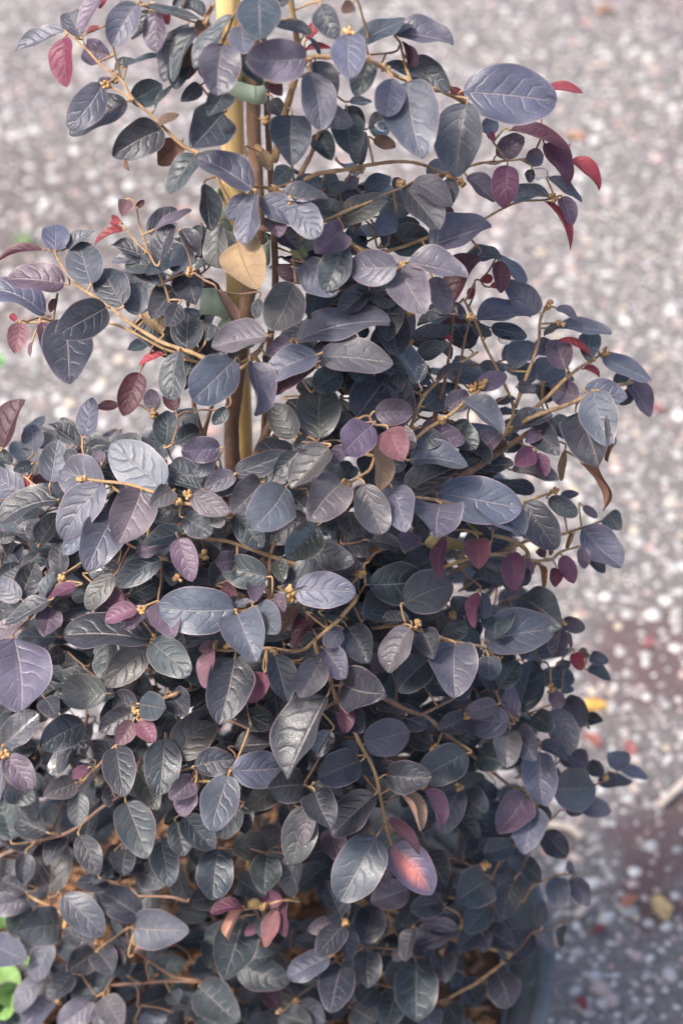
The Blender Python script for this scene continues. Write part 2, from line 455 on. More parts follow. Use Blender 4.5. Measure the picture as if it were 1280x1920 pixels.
# leaves traced from the photograph: base x y, tip x y, apparent width (photo px), depth layer, colour kind
LEAVES = '''
121 58 32 94 26 0 b
122 70 127 160 42 0 M
152 70 128 20 44 .5 b
190 -10 149 60 24 -.5 p
200 -5 187 16 12 0 R
258 8 212 84 54 -.3 b
282 20 248 72 28 .5 k
293 20 296 94 40 0 p
303 22 318 48 22 .5 R
277 10 372 34 16 -.2 g
207 103 155 92 46 .6 p
188 52 162 62 8 .5 R
232 125 305 102 9 0 g
216 130 250 112 16 .8 g
192 160 131 238 58 -.5 b
238 190 136 252 52 .3 k
210 150 184 157 16 .4 p
246 190 300 158 46 .4 g
290 206 330 160 10 .4 g
305 243 216 290 64 -.2 k
292 238 335 216 16 0 n
340 265 297 308 42 .4 n
243 293 244 318 9 0 d
352 45 310 150 40 .6 k
368 50 327 150 28 .2 g
336 115 330 169 38 .1 g
390 40 368 72 30 .4 n
375 85 335 125 32 .3 n
372 110 352 148 22 .4 n
437 30 366 125 30 -.4 g
418 85 407 182 74 -1 b
452 50 457 103 48 -1.2 b
485 -5 488 78 78 0 g
573 110 464 112 74 -1.4 v
450 105 488 157 34 -.3 k
582 135 600 240 60 -1 v
590 115 618 195 46 .4 k
420 170 390 218 44 -.3 g
375 160 340 190 28 .6 g
418 212 360 277 78 0 g
547 216 548 315 72 -.3 g
650 215 662 296 56 .2 g
598 250 622 300 40 .4 g
612 212 660 235 40 .1 b
600 12 632 75 44 0 g
512 45 582 62 22 .1 k
540 -5 512 12 20 0 k
575 75 615 45 20 1 R
572 95 620 92 12 1 R
575 68 598 105 8 .6 k
474 355 371 296 54 -1.2 b
368 290 320 361 42 0 g
462 285 458 320 10 .4 t
492 282 505 320 22 .6 t
545 315 512 345 34 .1 g
505 150 530 180 30 1 c
510 185 530 220 30 1 k
505 232 520 245 14 1 k
385 30 340 10 22 .3 g
345 -8 325 12 18 .3 g
397 14 385 35 18 .2 d
660 5 640 25 24 0 n
655 64 655 152 62 -1.2 b
690 110 668 180 44 -.3 g
665 78 757 38 36 0 g
690 72 772 50 22 .3 k
742 65 846 82 44 0 b
762 130 752 78 12 -.3 c
768 130 766 86 16 -.2 m
770 115 840 168 52 .2 g
720 120 795 150 20 .1 g
735 148 722 222 52 -1.2 b
765 155 790 300 98 -1.4 b
874 195 855 328 84 -1.6 b
868 172 1035 190 102 -2 b
690 240 732 225 46 .2 w
700 262 740 275 24 .1 n
650 200 680 245 30 .5 g
672 310 685 250 30 .6 k
845 165 870 195 18 .4 R
900 240 935 228 30 0 b
915 250 928 262 14 0 M
930 292 980 258 40 0 p
800 330 838 305 36 .3 b
655 190 695 192 16 0 w
1015 170 1090 175 17 .3 R
955 245 1068 300 24 -.1 c
1020 270 1062 347 36 0 q
1070 300 1120 355 26 0 R
1066 295 1069 270 8 0 M
985 300 1020 290 32 .1 p
103 472 105 420 48 0 b
80 470 -8 498 10 0 c
125 465 176 435 22 .8 b
170 532 147 451 68 -.2 b
230 573 193 500 62 0 k
122 532 17 525 50 0 p
200 577 114 624 66 -.3 k
85 590 -20 545 46 1 b
40 605 28 662 38 .2 m
78 605 100 680 40 .1 m
62 640 58 668 8 .2 m
122 600 130 722 88 .5 k
105 560 95 585 14 .6 c
32 602 20 588 12 .4 R
262 590 245 530 50 .6 b
277 435 330 395 46 .9 b
290 430 357 396 16 .7 p
232 430 180 460 14 .8 R
226 418 209 412 18 .8 R
240 375 228 405 26 .9 m
258 390 270 376 12 .9 c
268 478 210 460 26 .8 k
268 478 212 492 24 .9 b
300 490 325 425 36 .4 k
340 430 372 480 28 .3 k
345 445 368 470 12 .2 m
355 505 320 470 50 .6 b
365 505 395 490 14 .5 g
298 535 245 515 20 .8 k
305 535 295 508 26 .8 b
270 600 250 620 18 .8 g
303 625 268 590 28 .6 t
310 600 270 590 24 .9 g
335 570 315 612 34 .5 k
385 345 393 430 38 0 g
412 420 408 500 40 .2 o
465 365 428 410 34 -.6 b
478 362 462 457 40 -.9 b
488 375 557 412 48 -.7 b
548 380 598 445 54 -.8 b
515 405 525 447 40 -.5 p
525 368 612 375 32 -.6 b
545 360 604 335 44 -.3 b
608 355 650 350 24 .3 g
585 390 650 400 32 .2 o
640 415 722 375 46 -.3 o
530 430 560 470 36 0 k
545 465 575 480 22 .2 G
640 430 590 475 54 -.1 p
645 460 612 543 56 -.4 g
570 490 630 552 62 0 b
447 455 485 545 78 -.6 t
550 533 510 620 72 -.7 o
555 525 520 500 26 .3 c
408 545 445 612 18 -.2 n
350 655 355 582 56 .1 g
500 630 400 650 52 -.9 v
555 640 725 605 54 -.3 b
580 575 650 555 26 .6 g
565 580 630 575 24 .7 n
385 640 395 605 26 .6 g
485 560 480 595 20 .3 g
640 375 670 350 34 .6 g
645 350 672 335 24 .6 p
740 355 752 335 24 .6 k
757 350 822 428 58 -.2 v
775 340 845 385 42 -.5 v
845 335 842 385 32 -.7 v
820 385 848 408 22 .1 q
875 330 925 377 34 .2 p
950 310 945 388 48 -.6 q
770 395 730 370 50 .6 g
738 402 705 440 40 .4 b
728 458 810 445 58 0 g
806 462 916 425 58 -.9 b
878 480 938 482 28 0 g
935 480 985 528 22 0 b
745 500 660 498 62 -1.7 v
765 492 872 520 46 -1.7 v
748 505 795 588 72 -1.3 v
810 520 838 588 40 -1.1 v
690 535 738 572 40 0 g
690 545 640 590 40 .1 k
735 560 725 640 52 .1 k
895 480 852 565 44 0 c
933 490 938 548 30 0 c
900 525 925 522 16 .4 R
918 538 958 545 14 .6 R
885 540 878 562 14 .4 R
640 470 648 530 40 .3 g
640 545 680 525 30 .6 g
845 590 783 612 20 .1 k
875 592 800 580 24 0 k
893 600 992 592 38 0 b
772 590 776 630 10 0 k
770 640 840 620 40 .6 k
810 635 850 640 10 .4 R
920 615 985 630 30 .2 g
885 610 920 628 22 .6 g
1030 370 950 378 28 0 b
1022 378 1066 466 13 0 R
1052 370 1070 424 28 0 p
1028 332 1087 378 20 .3 b
995 318 992 343 18 0 k
1010 585 948 528 46 -.3 b
1042 578 1082 602 16 0 b
1040 615 1142 625 26 0 b
1045 610 1020 630 14 .1 k
1108 625 1100 678 40 .4 g
5 840 45 752 44 .1 c
62 845 60 795 38 .6 b
153 838 93 796 26 .1 k
160 818 173 748 38 .2 b
145 810 115 785 22 .7 g
95 905 108 825 52 0 b
150 865 120 850 28 .5 k
307 915 205 830 82 -.8 b
195 915 112 880 80 -.4 b
193 908 122 1008 66 -.6 b
265 920 222 1018 76 -.6 v
325 920 285 945 38 -.6 v
45 930 -20 890 60 0 b
22 872 -10 845 28 .3 g
108 938 5 980 44 0 k
60 870 30 880 22 .8 g
60 890 48 915 14 .8 R
262 700 232 777 44 .8 c
222 760 180 765 18 .8 c
308 665 262 687 14 .8 R
335 658 325 748 46 0 g
310 835 312 768 50 .6 g
290 770 278 730 30 1.6 p
330 770 318 735 30 .6 c
190 868 183 845 20 .2 p
440 675 362 750 78 -.8 b
470 680 480 777 44 -.9 b
595 665 500 708 52 -1 b
590 690 505 742 34 -.8 c
545 640 500 665 34 -.5 p
600 668 732 682 60 -1 v
640 645 590 655 20 -.4 k
552 820 512 755 50 -.6 o
598 822 602 722 78 -.6 o
575 822 550 845 28 -.3 k
615 838 548 915 54 -.5 o
442 888 545 850 40 -.1 k
558 850 515 890 36 -.3 g
413 840 345 845 46 -.3 W
400 868 365 890 24 -.1 b
377 915 320 870 56 .2 g
440 890 385 915 36 0 v
380 918 320 900 24 .1 g
358 930 428 960 44 -.6 v
490 905 435 960 60 -.1 b
450 900 395 925 36 .2 k
535 915 475 990 80 -.6 b
640 905 580 975 76 -.7 v
640 835 625 870 26 -.2 p
600 880 645 895 40 .5 g
575 915 605 910 18 .1 g
495 665 500 750 18 -.4 g
590 730 640 700 50 0 g
425 765 400 795 26 .5 g
365 775 325 800 10 .2 o
330 830 370 810 40 .6 g
668 782 730 700 78 -.3 k
745 800 745 700 60 .1 k
703 772 772 770 46 -.6 p
697 797 642 850 62 -.8 p
727 805 755 865 54 -.9 m
745 800 775 840 34 -.5 p
705 835 712 918 34 -.4 t
785 720 740 640 36 -.4 w
782 668 832 645 34 .3 k
795 763 835 735 50 .1 k
835 770 880 740 40 -.1 v
818 710 898 687 12 0 k
893 725 948 705 34 -.5 p
868 753 938 812 38 -.5 b
770 815 828 825 38 -.2 g
790 800 868 828 46 0 p
768 862 872 875 44 -.4 b
760 922 850 880 52 -.5 k
822 925 972 952 82 -.8 b
880 935 978 1000 60 -.9 b
826 945 818 1010 86 -1 b
683 908 715 998 64 -.7 v
735 915 760 995 60 -.5 b
755 930 775 965 36 -.3 b
935 815 895 855 34 0 p
950 830 905 850 26 .1 n
895 875 960 870 30 .1 k
880 880 870 830 28 .1 g
850 795 890 840 50 .5 g
945 700 900 685 26 .3 g
720 905 765 890 34 .3 k
715 870 760 870 30 .3 g
640 900 660 870 36 .3 g
925 760 965 748 14 .2 k
1060 692 1042 636 46 -.2 p
1108 672 1045 640 12 -.3 R
1128 670 1218 712 34 -.3 b
1178 715 1216 780 36 -.5 p
1112 735 1138 834 66 -.7 b
1095 730 1172 745 44 -.5 b
1085 745 1036 730 46 -.3 p
1150 720 1180 700 24 .3 k
1155 755 1188 735 26 .3 k
1092 692 1122 706 12 .1 R
1080 775 1120 872 82 -.2 k
1000 800 1045 850 48 0 k
960 800 1033 780 32 -.4 k
1000 845 963 873 36 -.7 q
1005 850 1020 893 26 -.7 q
960 880 1045 900 34 -.4 v
1010 810 983 830 24 -.3 p
970 725 1002 728 22 0 b
1090 870 1130 955 22 0 d
1150 835 1140 865 18 .1 d
960 690 985 640 40 .2 b
1000 660 1035 645 34 .3 b
975 720 1000 680 34 .4 g
1035 785 1065 810 34 .4 g
1058 845 1052 900 14 .4 t
985 940 1040 1025 62 -.6 k
1028 935 1080 965 34 -.3 g
1050 930 1083 925 16 .6 b
1092 950 1118 970 16 .2 p
215 965 165 1064 74 -.5 b
165 990 120 1038 36 -.2 b
75 1020 110 965 34 .3 k
70 1015 55 980 26 .5 k
-5 1010 28 1005 22 .2 k
0 1080 35 1060 28 .3 g
40 1118 65 1058 46 .2 k
40 1123 -10 1085 40 -.2 b
93 1125 15 1170 28 -.3 k
80 1125 105 1070 20 .1 g
118 1078 115 1020 34 .3 k
125 1070 150 1040 30 .5 g
145 1098 92 1122 20 0 q
95 1140 85 1190 46 .2 p
45 1165 -10 1195 30 0 p
215 1078 165 1140 38 -.3 o
195 1110 235 1142 38 0 q
302 1050 220 1095 44 -.3 g
165 1075 220 1060 32 .1 w
345 1000 272 1020 34 -.3 g
318 1015 257 1038 30 -.1 p
335 1010 360 1088 46 -.6 p
283 1200 125 1192 62 -.5 k
258 1142 200 1165 32 -.8 m
285 1145 230 1178 30 -.6 W
300 1130 325 1195 56 -.5 p
275 1215 200 1285 58 0 o
285 1205 355 1265 62 -.2 g
27 1197 40 1330 108 -1.2 b
200 1300 112 1292 62 -.2 o
120 1225 90 1235 34 .6 k
95 1250 115 1280 30 .6 g
165 1250 200 1240 44 .6 g
245 1115 295 1090 44 .6 g
440 1143 302 1140 86 -.9 b
445 1152 480 1238 74 -1 b
480 1138 520 1185 58 -.8 b
515 1115 530 1148 30 -.5 p
470 1128 438 1138 14 -.6 b
502 1082 418 1060 58 -.5 g
440 1050 405 1055 36 -.2 p
455 1080 405 1095 22 0 g
415 1100 445 1115 26 -.3 c
480 1090 477 1128 34 -.3 W
595 985 540 1050 60 -.5 w
520 1050 530 1090 30 0 w
590 1030 660 1055 48 0 k
528 1100 638 1070 48 -.5 g
553 1107 662 1110 64 -.9 b
605 1145 660 1120 20 -.2 o
585 1150 640 1155 22 0 g
440 965 490 1025 50 0 g
345 970 398 1000 46 -.2 g
395 965 420 985 34 -.1 v
430 1180 350 1210 30 -.5 k
400 1215 385 1288 28 -.6 m
440 1235 412 1352 80 -.4 k
400 1205 375 1220 20 -.5 m
495 1262 468 1315 40 -.5 m
498 1260 518 1300 16 -.4 m
515 1228 538 1312 50 -.4 k
600 1240 562 1305 52 -.5 v
560 1140 520 1190 30 .9 n
598 1155 553 1210 26 .6 c
640 1180 610 1210 34 0 v
605 1215 645 1270 48 -.2 b
692 1097 790 1090 76 .2 g
757 1132 850 1096 76 -.6 o
682 1160 722 1122 60 0 g
768 1165 715 1168 22 -.2 k
768 1178 728 1258 50 -.6 v
790 1180 812 1232 44 -.4 k
853 1208 853 1302 82 -.7 b
908 1203 1033 1180 78 -.8 b
915 1230 918 1272 44 -.7 b
895 1010 897 1065 46 -.6 m
965 1035 962 1105 42 -.5 q
795 1020 870 1030 30 .2 t
835 1005 825 1082 26 -.2 q
770 1000 760 1035 40 0 p
695 1015 745 1028 28 0 k
895 1110 890 1175 22 -.2 q
900 1110 905 1160 20 -.1 k
935 1135 925 1195 60 .3 g
830 1195 875 1175 34 0 g
650 1175 690 1240 54 .2 k
645 1285 715 1300 82 -.6 k
800 1240 745 1295 60 0 g
700 1260 722 1225 36 .3 p
880 985 915 1010 34 .3 g
905 975 932 988 20 -.2 W
640 1080 655 1025 44 .2 k
675 1070 675 1035 24 .4 k
650 1020 705 1030 36 .7 k
690 1055 722 1030 20 .3 d
820 1185 840 1165 36 .6 k
850 1150 870 1120 40 .6 k
935 1290 970 1240 40 .2 g
1090 990 1162 1060 60 -.3 b
1140 965 1160 990 36 .1 g
1090 1025 1095 1065 24 -.4 p
1105 1040 1132 1073 24 .2 k
1053 1042 1075 1092 30 -.5 q
1042 1065 1040 1100 24 -.4 c
975 1120 1045 1170 70 0 g
1052 1165 1092 1178 28 .3 p
1050 1175 1040 1230 34 0 p
1055 1185 1068 1215 10 0 p
1075 1225 1088 1255 24 0 R
1085 1235 1100 1220 20 .1 n
1105 1230 1135 1240 24 .5 b
1100 1255 1142 1275 22 .5 g
975 1335 1000 1242 68 0 g
1070 1000 1062 1030 22 .3 d
1040 1005 1030 1040 26 .3 d
985 1065 982 1098 24 .4 g
1010 1060 1015 1100 22 .3 d
1020 1045 1010 1030 18 .1 c
985 1045 998 1077 10 -.5 m
1040 1250 1068 1245 18 .3 k
10 1395 72 1340 50 0 w
250 1335 188 1370 44 -.3 k
255 1332 215 1310 44 0 k
262 1320 312 1330 50 -.4 g
250 1352 222 1394 34 -.7 m
262 1352 290 1390 34 -.7 m
219 1402 232 1488 58 -.3 k
142 1468 90 1488 40 -.6 v
145 1485 145 1547 39 -.6 v
166 1440 137 1458 20 -.5 q
12 1418 60 1478 50 -.5 p
158 1355 85 1395 58 .2 g
135 1400 95 1450 34 .1 w
135 1395 112 1450 16 0 k
175 1425 137 1400 30 .1 w
310 1385 300 1485 64 0 g
262 1450 295 1515 50 .3 o
237 1505 272 1600 68 .6 g
22 1575 0 1510 56 .2 g
88 1560 30 1535 50 .3 k
10 1480 70 1500 44 .5 g
10 1425 0 1500 26 0 b
92 1675 98 1570 70 0 o
150 1567 180 1635 44 .3 k
303 1578 318 1655 50 .4 g
85 1310 105 1345 40 .6 k
70 1400 10 1410 34 .6 g
265 1385 245 1415 40 .5 g
330 1420 398 1340 68 -.2 o
365 1437 438 1425 50 -.3 k
435 1445 525 1440 66 -.5 b
428 1455 398 1549 66 -.6 b
360 1462 322 1495 40 -.4 p
366 1468 340 1528 38 -.5 p
612 1307 540 1455 74 -.8 k
570 1472 505 1477 62 -.2 k
590 1483 618 1547 58 -.5 k
572 1512 548 1617 62 -.3 o
575 1520 568 1583 36 -.5 v
675 1427 598 1458 62 -.3 k
520 1480 465 1512 44 .3 o
450 1515 410 1568 44 .3 g
345 1530 400 1590 52 .5 g
435 1590 495 1590 54 .6 o
440 1400 530 1395 36 .6 k
320 1300 350 1340 50 .3 k
570 1310 530 1345 44 .5 g
620 1370 590 1420 34 .2 w
610 1410 650 1390 40 .2 g
590 1468 640 1495 40 -.1 k
702 1490 625 1565 60 -.5 k
330 1540 345 1600 44 .5 g
620 1555 635 1610 44 .1 p
682 1395 768 1372 64 -.5 v
724 1453 803 1458 58 -.6 k
875 1412 785 1460 66 .2 g
650 1325 648 1372 30 -.8 q
655 1340 680 1370 40 -.3 k
745 1480 785 1555 34 -.6 y
795 1480 822 1550 28 -.6 m
728 1535 785 1600 22 -.7 m
955 1355 882 1350 58 -.3 b
962 1370 1000 1420 52 -.3 b
955 1372 950 1436 48 -.4 v
965 1345 920 1285 40 0 p
930 1320 870 1340 34 .2 p
860 1480 830 1560 50 .3 k
870 1490 905 1520 56 .4 g
985 1490 935 1560 60 0 p
900 1420 940 1430 50 .4 g
760 1340 700 1330 50 .6 k
810 1400 770 1380 40 .6 k
870 1345 820 1370 40 .6 k
670 1415 645 1395 34 -.2 b
690 1460 730 1490 34 .3 o
770 1560 790 1600 36 .3 g
960 1585 905 1600 40 .2 g
1012 1410 1018 1507 64 -.7 b
1035 1480 1120 1475 78 -.4 b
997 1512 982 1594 60 -.5 b
1098 1360 1060 1320 50 .1 v
1035 1330 1070 1410 54 .2 b
1000 1340 1032 1365 40 .3 g
1035 1295 1048 1325 28 .1 p
1055 1300 1068 1285 24 .2 g
1012 1395 1062 1425 26 -.3 k
1050 1415 1075 1435 22 0 k
1102 1345 1125 1350 24 .6 g
1075 1410 1095 1435 36 .5 b
1120 1470 1183 1466 26 .4 k
1155 1445 1160 1412 42 .4 b
1160 1440 1212 1455 22 .4 b
1130 1455 1105 1435 28 .5 k
1085 1505 1138 1520 36 .4 b
1060 1520 1090 1520 20 .5 k
1020 1560 1055 1600 44 .3 k
1005 1515 1028 1530 24 .2 k
115 1735 45 1745 68 -.4 b
118 1680 190 1750 60 -.3 b
262 1718 185 1670 58 .2 k
178 1768 120 1745 34 -.3 k
178 1785 135 1815 48 -.5 k
185 1785 212 1822 48 -.5 k
195 1780 235 1805 40 -.2 k
-10 1770 50 1800 60 -.5 b
95 1765 65 1838 42 -.2 b
75 1830 30 1895 36 0 b
140 1825 90 1872 38 0 k
105 1880 45 1925 44 -.1 b
178 1875 118 1920 50 -.2 v
195 1870 225 1920 50 -.2 v
183 1890 186 1925 24 -.3 v
190 1865 150 1865 20 0 g
50 1685 -15 1700 44 .2 b
50 1672 5 1650 34 0 k
50 1600 45 1655 34 .1 k
185 1640 150 1590 34 .1 k
205 1655 150 1655 36 .3 k
225 1650 240 1590 68 .5 g
252 1740 355 1745 70 .1 b
250 1790 326 1775 20 -.3 y
255 1770 315 1768 22 -.2 m
265 1885 315 1870 54 .3 g
260 1915 312 1910 30 0 b
245 1830 275 1820 36 .5 g
215 1830 240 1805 30 .3 g
410 1592 400 1677 64 .4 g
400 1680 358 1690 44 .4 g
500 1605 495 1665 54 .5 g
555 1600 545 1680 40 .5 k
455 1725 425 1820 76 .3 g
445 1815 540 1840 60 .4 g
455 1800 515 1790 34 .5 g
525 1890 482 1845 32 -.1 c
455 1700 396 1712 24 -.3 q
455 1705 430 1760 26 -.2 y
480 1735 462 1752 18 -.2 m
530 1688 490 1682 30 -.2 q
520 1705 497 1774 30 -.3 m
540 1690 535 1755 26 -.2 q
485 1720 495 1755 24 0 g
618 1795 542 1832 46 -.5 b
645 1735 600 1785 46 -.4 k
640 1810 622 1885 62 -.4 k
625 1730 578 1745 30 -.2 p
600 1760 555 1765 30 .2 k
375 1850 440 1910 70 .3 g
420 1920 355 1880 50 .1 g
425 1920 378 1890 30 0 b
390 1810 362 1825 36 .5 g
320 1860 335 1880 30 .4 g
525 1900 580 1920 50 0 g
560 1880 605 1915 40 .1 b
640 1720 610 1655 40 0 k
650 1710 612 1720 34 .2 g
600 1835 570 1845 20 .2 g
465 1925 515 1910 36 0 k
345 1910 315 1910 30 .2 k
706 1568 642 1682 84 -.8 b
735 1585 808 1672 66 -.8 x
765 1665 697 1690 50 -.1 p
715 1620 725 1660 30 -.3 p
828 1695 770 1703 48 -.3 k
820 1715 790 1728 20 -.1 p
800 1600 830 1655 56 .2 k
915 1650 855 1690 70 0 g
965 1650 940 1720 46 .2 k
915 1700 875 1745 46 .2 g
860 1740 772 1778 46 -.1 b
860 1735 785 1740 40 .2 g
775 1740 760 1800 28 -.1 k
752 1780 740 1800 22 -.1 p
680 1770 695 1708 56 -.3 k
655 1730 640 1690 40 0 k
650 1740 650 1800 30 -.1 k
690 1785 690 1843 50 -.1 k
720 1825 768 1820 56 .1 g
780 1805 780 1900 76 .3 g
830 1790 835 1835 44 .3 k
700 1850 680 1880 50 .2 g
745 1855 725 1920 50 .1 g
660 1890 700 1915 50 .2 g
805 1890 805 1932 48 -.1 b
840 1885 858 1920 44 .2 g
765 1890 765 1925 30 .2 g
870 1915 885 1930 24 0 b
940 1800 998 1750 56 -.1 k
930 1822 950 1876 60 -.1 k
895 1745 860 1780 40 .2 k
905 1755 905 1783 34 0 b
1045 1645 1045 1698 42 .1 b
1070 1648 1098 1690 36 .1 b
1015 1735 1015 1690 26 .1 k
1005 1755 1035 1778 22 .1 b
1060 1735 1052 1775 16 .2 k
985 1625 1010 1650 34 .3 g
1060 1630 1075 1625 24 .3 p
'''


# stems and branches traced from the photograph: depth offset, width(px) at start and end, material, points
BRANCHES = """
0 4 8 t | 122 58 140 72 165 95 190 122 228 150 250 185 290 222 318 250 345 275 380 292 405 330 440 400
.1 3 4 t | 155 66 160 92
.1 4 5 t | 212 86 220 118 228 150
.1 4 5 t | 262 10 290 14 330 30 372 45 400 60 440 90
.1 3 4 t | 238 124 234 140 230 152
-.2 4 5 t | 195 158 222 170 250 187
-.1 5 9 t | 103 470 112 490 140 530 180 558 215 583 250 610 300 640 340 655 375 668 430 700
.4 4 6 t | 30 606 70 604 100 602 195 605 240 618 300 650 340 665
.8 3 6 t | 232 376 242 372 255 385 262 425 270 445 278 470 290 495 310 540 330 600 380 680
.8 3 4 t | 226 414 245 440 262 460 282 478
.4 3 5 t | 8 845 15 870 25 875 60 905 100 935 122 952 190 990 260 1030 340 1060
-.7 6 8 t | 154 898 190 902 240 908 285 922 330 940 380 950 430 970
.2 4 7 t | 155 820 157 850 175 880 220 920 280 960
-1.0 7 10 t | 928 211 900 203 870 192 830 172 800 163 765 152 740 140 695 115 660 105 610 107 583 108 560 130
-.3 5 6 t | 583 108 582 135
.2 4 6 t | 690 103 740 97 750 80
0 4 8 t | 660 -10 672 5 680 35 690 70 680 90 640 130 600 190
.2 12 15 t | 540 -20 546 10 556 70 562 100 552 150 538 200 528 240 515 300
.1 9 12 b | 598 248 585 285 568 318 545 370 520 430
0 6 10 t | 865 340 830 325 790 308 750 303 700 308 650 318 600 325 560 340 510 350
.0 6 9 t | 480 350 500 352 522 362 540 372
-.4 4 8 t | 775 340 745 355 720 365 690 380 650 395 600 420 550 460
0 4 9 t | 1040 370 1020 375 975 378 940 392 905 411 880 416 840 430 790 450 730 470 690 470 660 458 640 440 600 435
-1.1 5 9 t | 806 463 790 480 755 498 720 488 690 472
0 4 6 t | 728 456 712 472 690 472
.3 4 8 t | 985 298 940 302 900 306 860 318 820 328
0 5 8 t | 868 560 885 590 905 640 925 680 945 720 962 770 940 820 900 870 850 920
0 5 7 t | 1025 572 1012 600 1008 645 985 710 965 765
0 5 9 t | 1132 660 1110 675 1085 690 1055 715 1020 750 985 780 940 820
-.6 7 9 t | 1192 716 1160 722 1120 732 1095 745 1060 760 1030 770 990 785
-.5 6 8 t | 908 720 895 735 870 755 840 780 800 805 770 830
.4 6 9 b | 850 590 842 660 832 720 810 790 780 850
.4 5 7 b | 880 600 868 650 856 720 835 790
.2 6 8 t | 895 660 850 690 815 720 790 750 770 800
-.2 11 13 b | 996 808 950 838 905 870 870 890 820 930
.1 5 8 t | 1146 970 1105 985 1080 993 1050 1002 1000 1010 950 1030
-.4 5 8 t | 1082 1025 1050 1035 1030 1050 990 1050 950 1040 900 1040
-.5 5 8 t | 1042 921 1000 935 970 950 930 960
-.4 6 9 t | 865 993 900 1000 950 1010 985 1030 990 1052
-1.0 6 8 t | 880 956 850 945 820 938 795 935 770 935 740 950
-.5 6 8 t | 652 908 680 890 695 878 705 850 720 830
-.4 4 7 t | 725 800 700 795 690 780 668 790 650 830
-.5 5 8 t | 438 690 450 682 470 670 490 655
-.7 5 8 t | 640 678 605 664 590 668 560 690 520 720
-.1 7 9 t | 340 1003 370 1008 410 1012 445 1020 500 1040 560 1060
0 7 9 t | 515 1015 506 1050 505 1110 500 1160 480 1220
-.8 5 7 t | 415 1160 435 1152 450 1146 480 1138 510 1125
-.3 6 9 t | 398 1216 430 1220 500 1215 560 1221 590 1200 620 1175 645 1150 670 1120
-.5 6 8 t | 735 1586 726 1560 720 1530 712 1490 705 1455 690 1420 675 1395 655 1350 630 1310 618 1270 600 1240 590 1205
-.5 5 7 t | 545 1120 560 1106 580 1100 600 1105
-.6 5 7 t | 936 1238 915 1222 900 1212 860 1205 825 1195 790 1185 760 1170
.5 7 10 b | 958 1476 920 1445 880 1412 830 1370 800 1345 760 1330 700 1300 640 1280
.4 5 8 b | 850 1310 820 1325 790 1340
-.3 5 7 t | 145 1480 165 1455 190 1430 215 1400 235 1385 265 1350 290 1320 330 1300
.8 6 8 b | 235 1488 190 1515 130 1560 60 1580 0 1605
.2 6 8 b | 165 1340 160 1360 140 1385 120 1400
.5 5 7 b | 182 1850 240 1845 310 1840 380 1840 440 1830
.5 5 7 b | 240 1770 265 1790 300 1815 330 1832 380 1840
-.1 6 7 t | 840 1872 870 1855 890 1845 930 1815 960 1790
.1 6 7 t | 50 1675 70 1688 95 1700 130 1720
-.3 5 6 t | 450 1706 490 1700 530 1688 560 1690
-.3 4 6 t | 430 1452 438 1440 455 1400 470 1360
-.3 4 6 t | 330 1430 335 1445 365 1440 370 1465
-.2 5 7 t | 570 1470 585 1480 600 1500 570 1520
.3 5 7 b | 430 1350 480 1370 520 1360 560 1340
-.1 4 6 t | 180 1785 240 1740 250 1750
-.2 4 5 t | 180 1870 195 1862 200 1880
0 5 6 t | 835 1700 860 1715 870 1740 900 1745
.1 5 7 b | 260 1680 320 1682 350 1690
.1 4 6 t | 1085 1640 1050 1640 1000 1660 980 1690
"""
BUDS = [(154, 898, -.7), (336, 944, -.7), (438, 690, -.5), (652, 908, -.5), (756, 501, -1.2), (879, 956, -1.0), (1191, 716, -.6),
        (906, 720, -.5), (928, 211, -1.0), (413, 1160, -.8), (545, 1122, -.6), (784, 1172, -.6), (936, 1238, -.6), (864, 339, 0),
        (655, 1318, -.9), (1042, 921, -.5), (1146, 970, .1), (195, 157, -.2), (267, 1142, -.9), (385, 1040, -.2), (335, 1085, -.3),
        (1025, 570, 0), (1132, 659, 0), (830, 787, -.5), (720, 128, -.6), (430, 1208, -.4), (495, 1700, -.3), (910, 1625, 0)]

# ------------------------------------------------------------------ ground
GZ = 0.0


